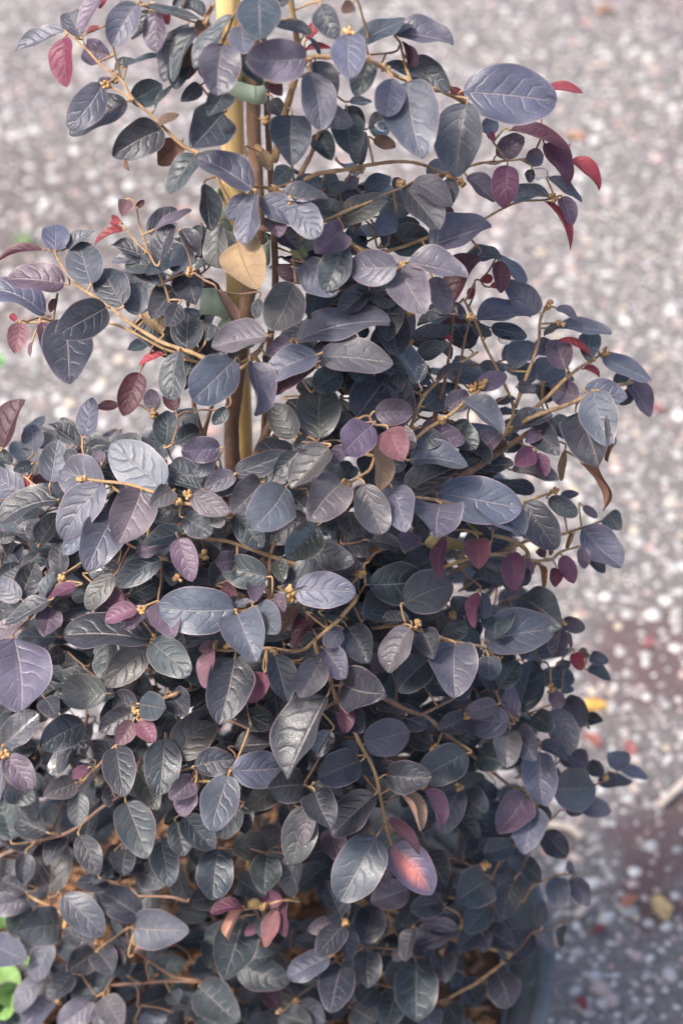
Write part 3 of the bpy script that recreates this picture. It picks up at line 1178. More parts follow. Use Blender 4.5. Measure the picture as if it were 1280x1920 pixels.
def ground_material():
    m, nt, out = new_mat('exposed_aggregate')
    N = NT(nt)
    tc = N.n('ShaderNodeTexCoord')
    P = tc.outputs['Object']
    n1 = N.noise(P, 2.1, 4, .6)
    n2 = N.noise(P, 130, 4, .7)
    c = N.mix(N.ramp(n2, .3, .7), (.066, .060, .058, 1), (.16, .148, .143, 1))
    c = N.mix(N.ramp(n1, .45, .68, 0, .55), c, (.10, .07, .08, 1))
    vor = N.n('ShaderNodeTexVoronoi'); vor.inputs['Scale'].default_value = 110
    N.link(P, vor.inputs['Vector'])
    dot = N.ramp(vor.outputs['Distance'], .25, .38, 1, 0)
    sep = N.n('ShaderNodeSeparateColor'); N.link(vor.outputs['Color'], sep.inputs[0])
    pc = N.mix(sep.outputs[0], (.50, .46, .45, 1), (.30, .24, .24, 1))
    c = N.mix(N.math('MULTIPLY', dot, N.ramp(sep.outputs[1], .35, .5)), c, pc)
    for (sx, sy), rad in ((on_z(150, 430, 0).xy, .30), (on_z(1255, 1590, 0).xy, .085), (on_z(1245, 1235, 0).xy, .11), (on_z(1215, 1690, 0).xy, .05)):
        dv = N.n('ShaderNodeVectorMath', operation='DISTANCE')
        N.link(P, dv.inputs[0]); dv.inputs[1].default_value = (sx, sy, 0)
        dd = N.math('ADD', dv.outputs['Value'], N.math('MULTIPLY', N.math('SUBTRACT', N.noise(P, 22, 4, .6), .5), .16))
        c = N.mix(N.ramp(dd, rad * .45, rad, .55 if rad > .2 else .8, 0), c, (.075, .058, .052, 1) if rad > .2 else (.075, .042, .044, 1))
    b = N.n('ShaderNodeBsdfPrincipled')
    N.link(c, b.inputs['Base Color'])
    b.inputs['Roughness'].default_value = .8
    bp = N.n('ShaderNodeBump'); bp.inputs['Strength'].default_value = .6; bp.inputs['Distance'].default_value = .002
    N.link(N.math('ADD', n2, N.math('MULTIPLY', dot, .6)), bp.inputs['Height'])
    N.link(bp.outputs[0], b.inputs['Normal'])
    N.link(b.outputs[0], out.inputs[0])
    return m


def pebble_material():
    m, nt, out = new_mat('pebble_stone')
    N = NT(nt)
    att = N.n('ShaderNodeAttribute'); att.attribute_name = 'tint'
    tc = N.n('ShaderNodeTexCoord')
    n = N.noise(tc.outputs['Object'], 400, 3, .6)
    c = N.mix(N.ramp(n, .3, .75, 0, .5), att.outputs['Color'], (.25, .22, .22, 1))
    b = N.n('ShaderNodeBsdfPrincipled')
    N.link(c, b.inputs['Base Color'])
    b.inputs['Roughness'].default_value = .45
    N.link(b.outputs[0], out.inputs[0])
    return m


ground = mesh_obj('ground', [(-60, -60, GZ), (60, -60, GZ), (60, 60, GZ), (-60, 60, GZ)], [(0, 1, 2, 3)], ground_material())
tag(ground, 'grey pebbled pavement of exposed aggregate around the pot', 'pavement', kind='structure')
M_PEB = pebble_material()
PEB_COL = np.array([(.76, .76, .76), (.68, .67, .67), (.58, .58, .59), (.62, .50, .45), (.58, .44, .42), (.43, .42, .43),
                    (.34, .31, .32), (.55, .30, .26), (.70, .60, .46), (.30, .20, .20), (.78, .76, .77)])
PEB_W = np.array([.22, .17, .13, .09, .07, .10, .08, .03, .04, .02, .05])


def pebble_shape(seed):
    g = np.random.default_rng(seed)
    V = [(0, 0, .62)]
    for ring, (rr, zz) in enumerate(((.55, .5), (.95, .12), (1.0, -.3))):
        for k in range(7):
            a = 2 * math.pi * (k + .5 * ring) / 7
            f = rr * g.uniform(.86, 1.12)
            V.append((f * math.cos(a), f * math.sin(a), zz * g.uniform(.85, 1.15)))
    F = [(0, 1 + k, 1 + (k + 1) % 7) for k in range(7)]
    for ring in range(2):
        o = 1 + ring * 7
        for k in range(7):
            F.append((o + k, o + 7 + k, o + 7 + (k + 1) % 7, o + (k + 1) % 7))
    return np.array(V), F


PEB = [pebble_shape(i) for i in range(8)]


def tint_attr(me, cols):
    a = me.attributes.new('tint', 'FLOAT_COLOR', 'POINT')
    a.data.foreach_set('color', np.asarray(cols, dtype=np.float32).ravel())


def make_pebbles():
    # positions: jittered grid, denser in the near field
    pts = []
    s = .0165
    for iy in range(int(3.6 / s)):
        for ix in range(int(2.6 / s)):
            x = -1.35 + ix * s + nrng.uniform(-.5, .5) * s
            y = -.45 + iy * s + nrng.uniform(-.5, .5) * s
            if abs(x) > .42 + .26 * (y + .45):
                continue
            if nrng.random() < .16:
                continue
            if math.hypot(x - AX, y) < .17:
                continue
            pts.append((x, y))
    pts = np.array(pts)
    n = len(pts)
    size = np.clip(nrng.lognormal(math.log(.0047), .40, n), .0022, .0105)
    ci = nrng.choice(len(PEB_COL), n, p=PEB_W / PEB_W.sum())
    colr = PEB_COL[ci] * nrng.uniform(.42, .76, (n, 1)) * np.array((1.0, .985, .955))
    rot = nrng.uniform(0, 6.28, n)
    el = nrng.uniform(.65, 1.0, n)
    shp = nrng.integers(0, 8, n)
    # pick the 300 that show largest in the photograph
    show = np.zeros(n)
    for i in range(n):
        px, py, D = project((pts[i, 0], pts[i, 1], GZ))
        if 1095 < px < 1275 and 480 < py < 1915:
            show[i] = size[i] * (.7 + .3 * el[i]) / D ** 1.0
        elif 1020 < px < 1275 and 1740 < py < 1915:
            show[i] = size[i] / D
        elif 900 < px < 1275 and 20 < py < 480 and not (px < 1120 and py > 110):
            show[i] = size[i] / D
    best = set(np.argsort(-show)[:300].tolist())
    bm = []
    for k in range(8):
        me = bpy.data.meshes.new('pebble')
        bm.append(me)
    Vs, Fs, Cs, off = [], [], [], 0
    for i in range(n):
        V, F = PEB[shp[i]]
        s_ = size[i]
        c, sn = math.cos(rot[i]), math.sin(rot[i])
        X = V[:, 0] * s_; Y = V[:, 1] * s_ * el[i]
        W = np.stack([X * c - Y * sn, X * sn + Y * c, V[:, 2] * s_ * .62], -1)
        if i in best:
            me = bpy.data.meshes.new('pebble')
            me.from_pydata(W.tolist(), [], F)
            me.materials.append(M_PEB)
            tint_attr(me, np.tile(np.append(colr[i], 1), (len(W), 1)))
            me.polygons.foreach_set('use_smooth', np.ones(len(me.polygons), dtype=bool))
            o = bpy.data.objects.new('pebble', me)
            o.location = (pts[i, 0], pts[i, 1], GZ)
            link(o, ground)
        else:
            Vs.append(W + np.array((pts[i, 0], pts[i, 1], GZ)))
            Fs += [tuple(q + off for q in f) for f in F]
            Cs.append(np.tile(np.append(colr[i], 1), (len(W), 1)))
            off += len(W)
    for me in bm:
        bpy.data.meshes.remove(me)
    o = mesh_obj('pebbles', np.concatenate(Vs).tolist(), Fs, M_PEB, ground)
    tint_attr(o.data, np.concatenate(Cs))
    tag(o, kind='stuff')


make_pebbles()

# ------------------------------------------------------------------ pot and mulch
POTC = Vector((AX - 0.004, 0.0, 0))
RIM_Z = 0.262
RIM_R = 0.232


def pot_material():
    m, nt, out = new_mat('pot_plastic')
    N = NT(nt)
    tc = N.n('ShaderNodeTexCoord')
    n = N.noise(tc.outputs['Object'], 14, 5, .65)
    n2 = N.noise(tc.outputs['Object'], 160, 3, .6)
    c = N.mix(N.ramp(n, .35, .7), (.05, .06, .068, 1), (.105, .118, .13, 1))
    c = N.mix(N.ramp(n2, .55, .8, 0, .5), c, (.24, .25, .25, 1))
    b = N.n('ShaderNodeBsdfPrincipled')
    N.link(c, b.inputs['Base Color'])
    N.link(N.ramp(n2, .3, .7, .38, .55), b.inputs['Roughness'])
    bp = N.n('ShaderNodeBump'); bp.inputs['Strength'].default_value = .2; bp.inputs['Distance'].default_value = .001
    N.link(n2, bp.inputs['Height']); N.link(bp.outputs[0], b.inputs['Normal'])
    N.link(b.outputs[0], out.inputs[0])
    return m


def lathe(profile, n, c):
    V, F = [], []
    for r, z in profile:
        for k in range(n):
            a = 2 * math.pi * k / n
            V.append((c.x + r * math.cos(a), c.y + r * math.sin(a), z))
    for i in range(len(profile) - 1):
        for k in range(n):
            F.append((i * n + k, i * n + (k + 1) % n, (i + 1) * n + (k + 1) % n, (i + 1) * n + k))
    return V, F


M_POT = pot_material()
pot = empty('plant_pot', (POTC.x, POTC.y, GZ))
tag(pot, 'round slate grey plastic pot holding the purple shrub', 'pot')
pot_inv = Matrix.Translation(-pot.location)


def to_local(o):
    o.data.transform(pot_inv); return o


V, F = lathe([(0, .004), (.155, .004), (.166, .012), (.178, .09), (.205, .21), (.209, .228), (.197, .228), (.190, .2), (.17, .03), (0, .03)], 72, POTC)
to_local(mesh_obj('pot_wall', V, F, M_POT, pot))
V, F = lathe([(.207, .222), (.218, .222), (.2265, .226), (.2275, .2475), (.2315, .2535), (.234, .259), (.2325, .2635), (.227, .2645), (.2215, .261),
              (.219, .2535), (.2135, .249), (.206, .235), (.1965, .224), (.207, .222)], 96, POTC)
to_local(mesh_obj('pot_rim', V, F, M_POT, pot))

M_SOIL = bark_material('potting_soil', (.045, .022, .012), (.16, .08, .04), 70, .95, .9, (1, 1, 1))
V, F = [(POTC.x, POTC.y, .246)], []
for ri, rr in enumerate((.04, .08, .12, .16, .196)):
    for k in range(48):
        a = 2 * math.pi * k / 48
        V.append((POTC.x + rr * math.cos(a), POTC.y + rr * math.sin(a), .244 - .03 * (rr / .196) ** 4 + rng.uniform(-.004, .004)))
for k in range(48):
    F.append((0, 1 + k, 1 + (k + 1) % 48))
for ri in range(4):
    for k in range(48):
        o = 1 + ri * 48
        F.append((o + k, o + 48 + k, o + 48 + (k + 1) % 48, o + (k + 1) % 48))
soil = mesh_obj('potting_soil', V, F, M_SOIL)
tag(soil, 'brown bark potting soil filling the grey pot', 'soil', kind='stuff')
M_CHIP = bark_material('bark_chip', (.17, .075, .03), (.42, .22, .10), 55, .85, .7, (1, 1, 1))
Vc, Fc = [], []
for i in range(620):
    a = rng.uniform(0, 6.283); rr = .19 * math.sqrt(rng.random())
    l, w, h = rng.uniform(.007, .024), rng.uniform(.002, .007), rng.uniform(.0012, .004)
    M = Matrix.Translation((POTC.x + rr * math.cos(a), POTC.y + rr * math.sin(a), .249 - .03 * (rr / .196) ** 4 + rng.uniform(-.002, .006))) @ \
        Matrix.Rotation(rng.uniform(0, 6.28), 4, 'Z') @ Matrix.Rotation(rng.gauss(0, .35), 4, 'Y') @ Matrix.Rotation(rng.gauss(0, .5), 4, 'X')
    o = len(Vc)
    for sx in (-1, 1):
        for sy in (-1, 1):
            for sz in (-1, 1):
                Vc.append(M @ Vector((sx * l / 2 * rng.uniform(.8, 1), sy * w / 2 * rng.uniform(.6, 1), sz * h / 2)))
    Fc += [tuple(o + q for q in f) for f in ((0, 1, 3, 2), (4, 6, 7, 5), (0, 4, 5, 1), (2, 3, 7, 6), (0, 2, 6, 4), (1, 5, 7, 3))]
chips = mesh_obj('bark_chips', Vc, Fc, M_CHIP, soil, smooth=False)
tag(chips, kind='stuff')

# ------------------------------------------------------------------ bamboo stake
stake_foot = at(478, 1690, 0.0)
S0 = at(428, 0, .012)
S1 = at(453, 800, .012)
sdir = (S1 - S0).normalized()
S_bot = S1 + sdir * ((S1.z - .20) / -sdir.z)
S_top = S0 - sdir * .12


def stake_at(py):
    """centre of the stake at photo row py"""
    lo, hi = 0.0, 1.0
    for _ in range(40):
        mid = (lo + hi) / 2
        if project(S_top.lerp(S_bot, mid))[1] < py: lo = mid
        else: hi = mid
    return S_top.lerp(S_bot, lo)


def bamboo_material():
    m, nt, out = new_mat('bamboo_cane')
    N = NT(nt)
    tc = N.n('ShaderNodeTexCoord')
    mp = N.n('ShaderNodeMapping'); mp.inputs['Scale'].default_value = (1, 1, .04)
    N.link(tc.outputs['Object'], mp.inputs[0])
    n = N.noise(mp.outputs[0], 420, 4, .6)
    n2 = N.noise(tc.outputs['Object'], 26, 4, .6)
    c = N.mix(N.ramp(n, .3, .7), (.66, .44, .17, 1), (.80, .58, .27, 1))
    c = N.mix(N.ramp(n2, .5, .75, 0, .5), c, (.52, .35, .15, 1))
    b = N.n('ShaderNodeBsdfPrincipled')
    N.link(c, b.inputs['Base Color'])
    b.inputs['Roughness'].default_value = .42
    bp = N.n('ShaderNodeBump'); bp.inputs['Strength'].default_value = .25; bp.inputs['Distance'].default_value = .0006
    N.link(n, bp.inputs['Height']); N.link(bp.outputs[0], b.inputs['Normal'])
    N.link(b.outputs[0], out.inputs[0])
    return m


M_BAM = bamboo_material()
nodes_t = [project(S_top.lerp(S_bot, t)) for t in np.linspace(0, 1, 5)]
path, rad = [], []
node_py = [-60, 335, 590, 1000, 1400]
node_s = [(stake_at(p) - S_top).length for p in node_py]
Ls = (S_bot - S_top).length
for s in sorted(set(list(np.linspace(0, Ls, 60)) + [q + e for q in node_s for e in (-.006, -.003, -.001, .001, .003, .006)])):
    if s < 0 or s > Ls: continue
    path.append(S_top + sdir * s)
    r = .0069 - .0004 * s / Ls
    for q in node_s:
        r += .0009 * math.exp(-((s - q) / .0022) ** 2)
    rad.append(r)
V, F = tube(path, rad, 20)
stake = mesh_obj('bamboo_stake', V, F, M_BAM)
tag(stake, 'straight yellow bamboo cane standing upright inside the shrub', 'stake')

# ------------------------------------------------------------------ the shrub
shrub = empty('purple_shrub', (POTC.x, POTC.y, .246))
tag(shrub, 'dense dark purple leaved shrub with red young leaves trained up the cane', 'shrub')
SH = Matrix.Translation(-shrub.location)
SHn = np.array(shrub.location)

stem_nodes = []            # (point, radius) of the woody skeleton
skel = []


def add_skel(path):
    for p in path: skel.append(np.array(p, float))


def px_path(pts, d):
    return [np.array(surf(x, y, d)) for x, y in pts]


def stem(pts, ys, w, mat, name='stem'):
    P = [np.array(at(x, y, yy)) for (x, y), yy in zip(pts, ys)]
    path = catmull(P, 8)
    D = [project(p)[2] for p in path]
    rr = [np.interp(i / (len(path) - 1), np.linspace(0, 1, len(w)), w) / FPX * D[i] / 2 * rng.uniform(.95, 1.06) for i in range(len(path))]
    V, F = tube([p - SHn for p in path], rr, 12, True, .03)
    o = mesh_obj(name, V, F, mat, shrub)
    add_skel(path)
    return o, path


_, main_path = stem([(480, -40), (476, 80), (475, 165), (476, 250), (480, 330), (484, 430), (474, 510), (462, 570), (452, 640), (443, 720), (434, 800),
                     (440, 920), (455, 1080), (465, 1250), (470, 1420), (475, 1560)],
                    [.012, .010, .008, .006, .002, -.002, -.006, -.008, -.010, -.010, -.010, -.008, -.004, 0, .0, -.002],
                    [24, 26, 27, 28, 29, 30, 32, 34], M_STEM)
stem([(494, 60), (498, 130), (502, 230), (508, 340), (514, 450), (516, 540), (508, 620), (500, 720), (492, 900), (486, 1100), (480, 1350), (478, 1560)],
     [.016, .016, .014, .012, .010, .006, .004, .004, .006, .006, .004, .0], [10, 12, 13, 13, 14, 16], M_STEM)
stem([(512, 785), (500, 810), (484, 845), (470, 890), (468, 960), (472, 1100)], [-.03, -.026, -.018, -.01, -.004, 0], [15, 17, 18], M_STEM)
stem([(528, 800), (512, 826), (495, 855), (480, 900), (476, 1000)], [-.014, -.008, -.002, 0, 0], [14, 16, 17], M_STEM)
stem([(362, 750), (370, 785), (382, 820), (400, 870), (430, 960)], [-.02, -.018, -.014, -.008, 0], [8, 10, 12], M_STEM)
stem([(402, 748), (390, 785), (382, 820)], [-.026, -.02, -.014], [7, 9], M_STEM)


def near_skel(p):
    A = np.array(skel)
    d = np.linalg.norm(A - p, axis=1)
    i = int(np.argmin(d))
    return i, d[i]


stem_skel_n = len(skel)


def stem_target(p):
    """where on the stems a branch reaching p would start: inward and lower"""
    A = np.array(skel[:stem_skel_n])
    horiz = np.hypot(A[:, 0] - p[0], A[:, 1] - p[1])
    cost = np.linalg.norm(A - p, axis=1) + np.abs((p[2] - A[:, 2]) - .55 * horiz) * .8
    return A[int(np.argmin(cost))]


def twig_mesh(path, r0, r1, n=6):
    rr = np.linspace(r0, r1, len(path)) * (1 + .10 * np.sin(np.arange(len(path)) * 1.9))
    return tube([p - SHn for p in path], rr, n, True, .07)


blist = []
for line in BRANCHES.strip().splitlines():
    head, body = line.split('|')
    h = head.split()
    q = [float(x) for x in body.split()]
    blist.append((float(h[0]), float(h[1]), float(h[2]), h[3], list(zip(q[::2], q[1::2]))))
for d, w0, w1, mt, pts in blist:
    P = px_path(pts, d + .12)
    path = catmull(P, 5)
    D0, D1 = project(path[0])[2], project(path[-1])[2]
    r0, r1 = w0 / FPX * D0 / 2, w1 / FPX * D1 / 2
    i, dist = near_skel(path[-1])
    end = skel[i] if dist < .03 else stem_target(path[-1])
    gap = np.linalg.norm(end - path[-1])
    if gap > .002:
        mid = (path[-1] + end) / 2 + np.array((0, 0, -.12 * gap))
        path = path + catmull([path[-1], mid, end], 5)[1:]
    V, F = twig_mesh(path, r0 * .9, r1 * 1.1, 7)
    mesh_obj('branch', V, F, M_TWIG if mt == 't' else M_BROWN, shrub)
    add_skel(path)

# ---- leaves
rows = []
for ln in LEAVES.strip().splitlines():
    a = ln.split()
    rows.append([float(x) for x in a[:6]] + [a[6]])


class Leaf: pass


leaves = []
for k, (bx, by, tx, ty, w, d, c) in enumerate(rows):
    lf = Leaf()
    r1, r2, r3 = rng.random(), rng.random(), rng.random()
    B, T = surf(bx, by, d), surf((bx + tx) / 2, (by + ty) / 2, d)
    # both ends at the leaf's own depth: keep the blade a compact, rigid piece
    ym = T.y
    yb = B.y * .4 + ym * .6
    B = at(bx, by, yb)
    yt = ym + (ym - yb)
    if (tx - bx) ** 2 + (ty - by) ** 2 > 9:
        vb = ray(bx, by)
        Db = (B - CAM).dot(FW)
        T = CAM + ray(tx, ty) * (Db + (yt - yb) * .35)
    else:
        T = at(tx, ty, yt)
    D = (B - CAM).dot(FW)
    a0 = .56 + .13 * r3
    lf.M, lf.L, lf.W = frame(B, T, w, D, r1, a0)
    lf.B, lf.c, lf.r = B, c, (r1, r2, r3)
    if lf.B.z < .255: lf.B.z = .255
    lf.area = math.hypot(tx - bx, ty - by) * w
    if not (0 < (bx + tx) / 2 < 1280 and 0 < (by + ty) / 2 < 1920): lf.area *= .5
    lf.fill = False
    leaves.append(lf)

# inner leaves behind the outer layer: the shrub is full of them
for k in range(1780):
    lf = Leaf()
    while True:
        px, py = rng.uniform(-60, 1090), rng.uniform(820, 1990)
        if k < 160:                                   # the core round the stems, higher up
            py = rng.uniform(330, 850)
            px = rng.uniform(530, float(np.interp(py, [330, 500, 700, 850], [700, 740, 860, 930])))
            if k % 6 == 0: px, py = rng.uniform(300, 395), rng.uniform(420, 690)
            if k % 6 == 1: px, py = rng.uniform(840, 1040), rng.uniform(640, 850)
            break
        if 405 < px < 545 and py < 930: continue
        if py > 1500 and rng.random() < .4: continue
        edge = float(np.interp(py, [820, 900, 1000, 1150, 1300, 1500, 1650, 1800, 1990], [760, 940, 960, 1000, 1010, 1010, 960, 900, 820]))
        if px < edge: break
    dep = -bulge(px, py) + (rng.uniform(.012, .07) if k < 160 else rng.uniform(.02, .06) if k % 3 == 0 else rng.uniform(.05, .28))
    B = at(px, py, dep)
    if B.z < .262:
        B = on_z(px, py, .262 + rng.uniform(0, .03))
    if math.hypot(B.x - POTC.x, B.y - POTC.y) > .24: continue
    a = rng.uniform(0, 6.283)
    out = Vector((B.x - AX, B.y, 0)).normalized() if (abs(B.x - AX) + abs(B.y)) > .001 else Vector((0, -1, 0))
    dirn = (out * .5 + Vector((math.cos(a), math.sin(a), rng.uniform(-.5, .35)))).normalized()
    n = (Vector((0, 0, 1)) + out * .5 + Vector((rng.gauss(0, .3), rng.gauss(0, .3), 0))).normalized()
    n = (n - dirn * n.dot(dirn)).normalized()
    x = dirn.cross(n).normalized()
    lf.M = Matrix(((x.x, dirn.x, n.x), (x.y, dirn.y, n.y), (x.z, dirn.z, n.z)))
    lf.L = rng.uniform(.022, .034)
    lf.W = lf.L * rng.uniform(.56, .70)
    lf.B, lf.c = B, rng.choice('kkkgggg')  # darkest leaf colours only, painting in the deep shade inside the crown
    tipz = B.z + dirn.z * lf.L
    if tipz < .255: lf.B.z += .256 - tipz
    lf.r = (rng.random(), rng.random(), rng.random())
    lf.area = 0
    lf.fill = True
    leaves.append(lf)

order = sorted(range(len(leaves)), key=lambda i: -leaves[i].area)
single = set(order[:300])

# connect every leaf to the wood: nearest first, new twigs become wood in turn
twV, twF = [], []


def add_twig(V, F):
    o = len(twV)
    twV.extend(V)
    twF.extend(tuple(q + o for q in f) for f in F)


todo = list(range(len(leaves)))
Bs = np.array([np.array(l.B) for l in leaves])
best = np.full(len(leaves), 1e9)
bi = np.zeros(len(leaves), int)
done_n = 0


def update(A, start):
    global best, bi
    for s in range(0, len(A), 400):
        dd = np.linalg.norm(Bs[:, None, :] - A[None, s:s + 400, :], axis=2)
        j = dd.argmin(1)
        m = dd[np.arange(len(Bs)), j]
        up = m < best
        best = np.where(up, m, best)
        bi = np.where(up, j + s + start, bi)


update(np.array(skel), 0)
alive = np.ones(len(leaves), bool)
while alive.any():
    i = int(np.argmin(np.where(alive, best, 1e9)))
    alive[i] = False
    lf = leaves[i]
    b = np.array(lf.B)
    s = skel[bi[i]]
    gap = np.linalg.norm(b - s)
    ydir = np.array(lf.M.col[1])
    k = min(.22 * gap, .004)
    m1 = b - ydir * k
    if gap > .016:
        m2 = s * .5 + b * .5 + np.array((0, .16 * gap, -.10 * gap))
        path = catmull([b, m1, m2, s], 4)
        nr = .00085 if gap < .05 else .0011
        lf.pet = path[:6]
        add_twig(*tube([p - SHn for p in path], np.linspace(.00055, nr * .85, len(path)), 5, True, .08))
        lf.pet = None
        start = len(skel)
        add_skel(path)
        update(np.array(path), start)
    else:
        lf.pet = catmull([b + ydir * .0005, m1, s], 4)

LAB = {}
fV, fF, fU, fC, fM = [], [], [], [], []
foff = 0
FM = [M_LEAF, M_GLOSS, M_RED, M_DRY, M_WET, M_TWIG]


def tint_of(c, r):
    t = np.array(PAL[c])
    j = np.array([rng.gauss(0, .07), rng.gauss(0, .06), rng.gauss(0, .07)])
    t = t * (1 + j) * rng.uniform(.82, 1.2)
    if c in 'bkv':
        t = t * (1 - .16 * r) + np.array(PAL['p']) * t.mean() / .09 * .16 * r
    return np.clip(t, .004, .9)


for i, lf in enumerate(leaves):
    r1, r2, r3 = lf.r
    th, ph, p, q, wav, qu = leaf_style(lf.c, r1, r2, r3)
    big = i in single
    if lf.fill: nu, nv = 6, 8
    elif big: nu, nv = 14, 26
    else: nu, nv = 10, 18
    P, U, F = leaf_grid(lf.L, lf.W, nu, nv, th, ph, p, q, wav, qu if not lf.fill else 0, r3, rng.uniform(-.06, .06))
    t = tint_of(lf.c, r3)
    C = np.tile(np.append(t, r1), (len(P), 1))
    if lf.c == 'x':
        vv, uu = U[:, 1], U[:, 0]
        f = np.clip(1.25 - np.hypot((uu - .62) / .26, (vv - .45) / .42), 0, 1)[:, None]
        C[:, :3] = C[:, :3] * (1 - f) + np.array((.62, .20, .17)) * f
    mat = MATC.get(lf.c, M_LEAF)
    Mn = np.array(lf.M)
    nP = len(P)
    pv, pf = ([], [])
    if lf.pet is not None:
        pv, pf = tube(lf.pet, np.linspace(.0006, .0007, len(lf.pet)), 5, True)
    if big:
        Minv = Mn.T
        verts = [tuple(v) for v in P] + [tuple(Minv @ (np.array(v) - np.array(lf.B))) for v in pv]
        faces = list(F) + [tuple(a + nP for a in f) for f in pf]
        o = mesh_obj('leaf', verts, faces, [mat, M_TWIG], shrub, True, [0] * len(F) + [1] * len(pf))
        me = o.data
        o.matrix_local = Matrix.Translation(lf.B - shrub.location) @ lf.M.to_4x4()
        uvd = np.zeros((len(verts), 2)); uvd[:nP] = U
        C2 = np.concatenate([C, np.zeros((len(verts) - nP, 4))])
        if lf.c in PART_LABEL: o['label'] = PART_LABEL[lf.c]
        tint_attr(me, C2)
        ul = me.uv_layers.new(name='UVMap')
        li = np.zeros(len(me.loops), dtype=np.int32)
        me.loops.foreach_get('vertex_index', li)
        ul.data.foreach_set('uv', uvd[li].astype(np.float32).ravel())
    else:
        W = P @ Mn.T + np.array(lf.B) - SHn
        fV.append(W)
        if len(pv): fV.append(np.array(pv) - SHn)
        fU.append(U); fC.append(C)
        if len(pv):
            fU.append(np.zeros((len(pv), 2))); fC.append(np.zeros((len(pv), 4)))
        fF += [tuple(a + foff for a in f) for f in F]
        fM += [FM.index(mat)] * len(F)
        foff += nP
        fF += [tuple(a + foff for a in f) for f in pf]
        fM += [5] * len(pf)
        foff += len(pv)

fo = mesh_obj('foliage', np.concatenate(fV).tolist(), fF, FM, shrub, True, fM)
tag(fo, kind='stuff')
tint_attr(fo.data, np.concatenate(fC))
ul = fo.data.uv_layers.new(name='UVMap')
li = np.zeros(len(fo.data.loops), dtype=np.int32)
fo.data.loops.foreach_get('vertex_index', li)
ul.data.foreach_set('uv', np.concatenate(fU)[li].astype(np.float32).ravel())
tw = mesh_obj('twigs', [tuple(v) for v in twV], twF, M_BROWN, shrub)
tag(tw, kind='stuff')

# bud clusters: little cupped knobs at the shoot ends
bud_pts = [np.array(surf(x, y, d)) for x, y, d in BUDS]
cand = [l for l in leaves if not l.fill and l.c in 'bvpkm']
rng.shuffle(cand)
bud_pts += [np.array(l.B) - np.array(l.M.col[1]) * .002 for l in cand[:46]]
for c in bud_pts:
    V, F = [], []
    for k in range(rng.randint(6, 9)):
        dv = np.array((rng.gauss(0, 1), rng.gauss(0, 1) - .4, rng.gauss(0, 1) + .3)); dv /= np.linalg.norm(dv)
        r = rng.uniform(.0010, .0017)
        h = rng.uniform(.0022, .0042)
        pth = [c, c + dv * h * .5, c + dv * h * .85, c + dv * h, c + dv * h * .8]
        v, f = tube([p - SHn for p in pth], [r * .5, r * .75, r * 1.15, r * .95, r * .3], 6)
        o = len(V); V += v; F += [tuple(a + o for a in q) for q in f]
    mesh_obj('bud_cluster', V, F, M_BUD, shrub)

# ------------------------------------------------------------------ plant ties
def tie_material():
    m, nt, out = new_mat('green_tie_tape')
    N = NT(nt)
    tc = N.n('ShaderNodeTexCoord')
    n = N.noise(tc.outputs['Object'], 60, 3, .6)
    c = N.mix(N.ramp(n, .3, .7), (.42, .52, .37, 1), (.50, .59, .44, 1))
    b = N.n('ShaderNodeBsdfPrincipled')
    N.link(c, b.inputs['Base Color'])
    b.inputs['Roughness'].default_value = .4
    tr = N.n('ShaderNodeBsdfTranslucent'); N.link(c, tr.inputs['Color'])
    ms = N.n('ShaderNodeMixShader'); ms.inputs[0].default_value = .25
    N.link(b.outputs[0], ms.inputs[1]); N.link(tr.outputs[0], ms.inputs[2])
    N.link(ms.outputs[0], out.inputs[0])
    return m


M_TIE = tie_material()


def ribbon(path, width_vecs, thick=.0007):
    """a tape: path centre points, width vector at each"""
    path = [Vector(p) for p in path]
    V, F = [], []
    m = len(path)
    for i, p in enumerate(path):
        t = (path[min(i + 1, m - 1)] - path[max(i - 1, 0)]).normalized()
        w = Vector(width_vecs[i] if isinstance(width_vecs, list) else width_vecs)
        n = t.cross(w).normalized() * thick
        V += [p - w / 2 - n, p + w / 2 - n, p + w / 2 + n, p - w / 2 + n]
    for i in range(m - 1):
        for k in range(4):
            F.append((i * 4 + k, i * 4 + (k + 1) % 4, (i + 1) * 4 + (k + 1) % 4, (i + 1) * 4 + k))
    F += [(3, 2, 1, 0), ((m - 1) * 4, (m - 1) * 4 + 1, (m - 1) * 4 + 2, (m - 1) * 4 + 3)]
    return V, F


def stem_near(z):
    A = np.array(main_path)
    return Vector(A[int(np.argmin(np.abs(A[:, 2] - z)))])


def tie(py, width, label, tails, tilt=0.0):
    c = stake_at(py)
    s = stem_near(c.z)
    # hull of two circles
    pts = []
    for k in range(36):
        a = 2 * math.pi * k / 36
        d = Vector((math.cos(a), math.sin(a), 0))
        A = c + d * .0090
        B = s + d * .0072
        P = A if A.dot(d) > B.dot(d) else B
        pts.append(Vector((P.x, P.y, c.z + tilt * (P.x - c.x))))
    pts.append(pts[0])
    pth = [Vector(p) for p in catmull(pts, 2)]
    V, F = ribbon(pth, Vector((0, .10, 1)).normalized() * width)
    root = empty('plant_tie', c)
    tag(root, label, 'plant tie', 'green tape ties holding the stem to the cane')
    inv = -Vector(root.location)
    mesh_obj('band', [v + inv for v in V], F, M_TIE, root)
    for tp, wv in tails:
        V, F = ribbon([Vector(p) for p in catmull(tp, 6)], wv)
        mesh_obj('tail', [v + inv for v in V], F, M_TIE, root)
    return root


def W_(vx, vy, vz, l): return Vector((vx, vy, vz)).normalized() * l


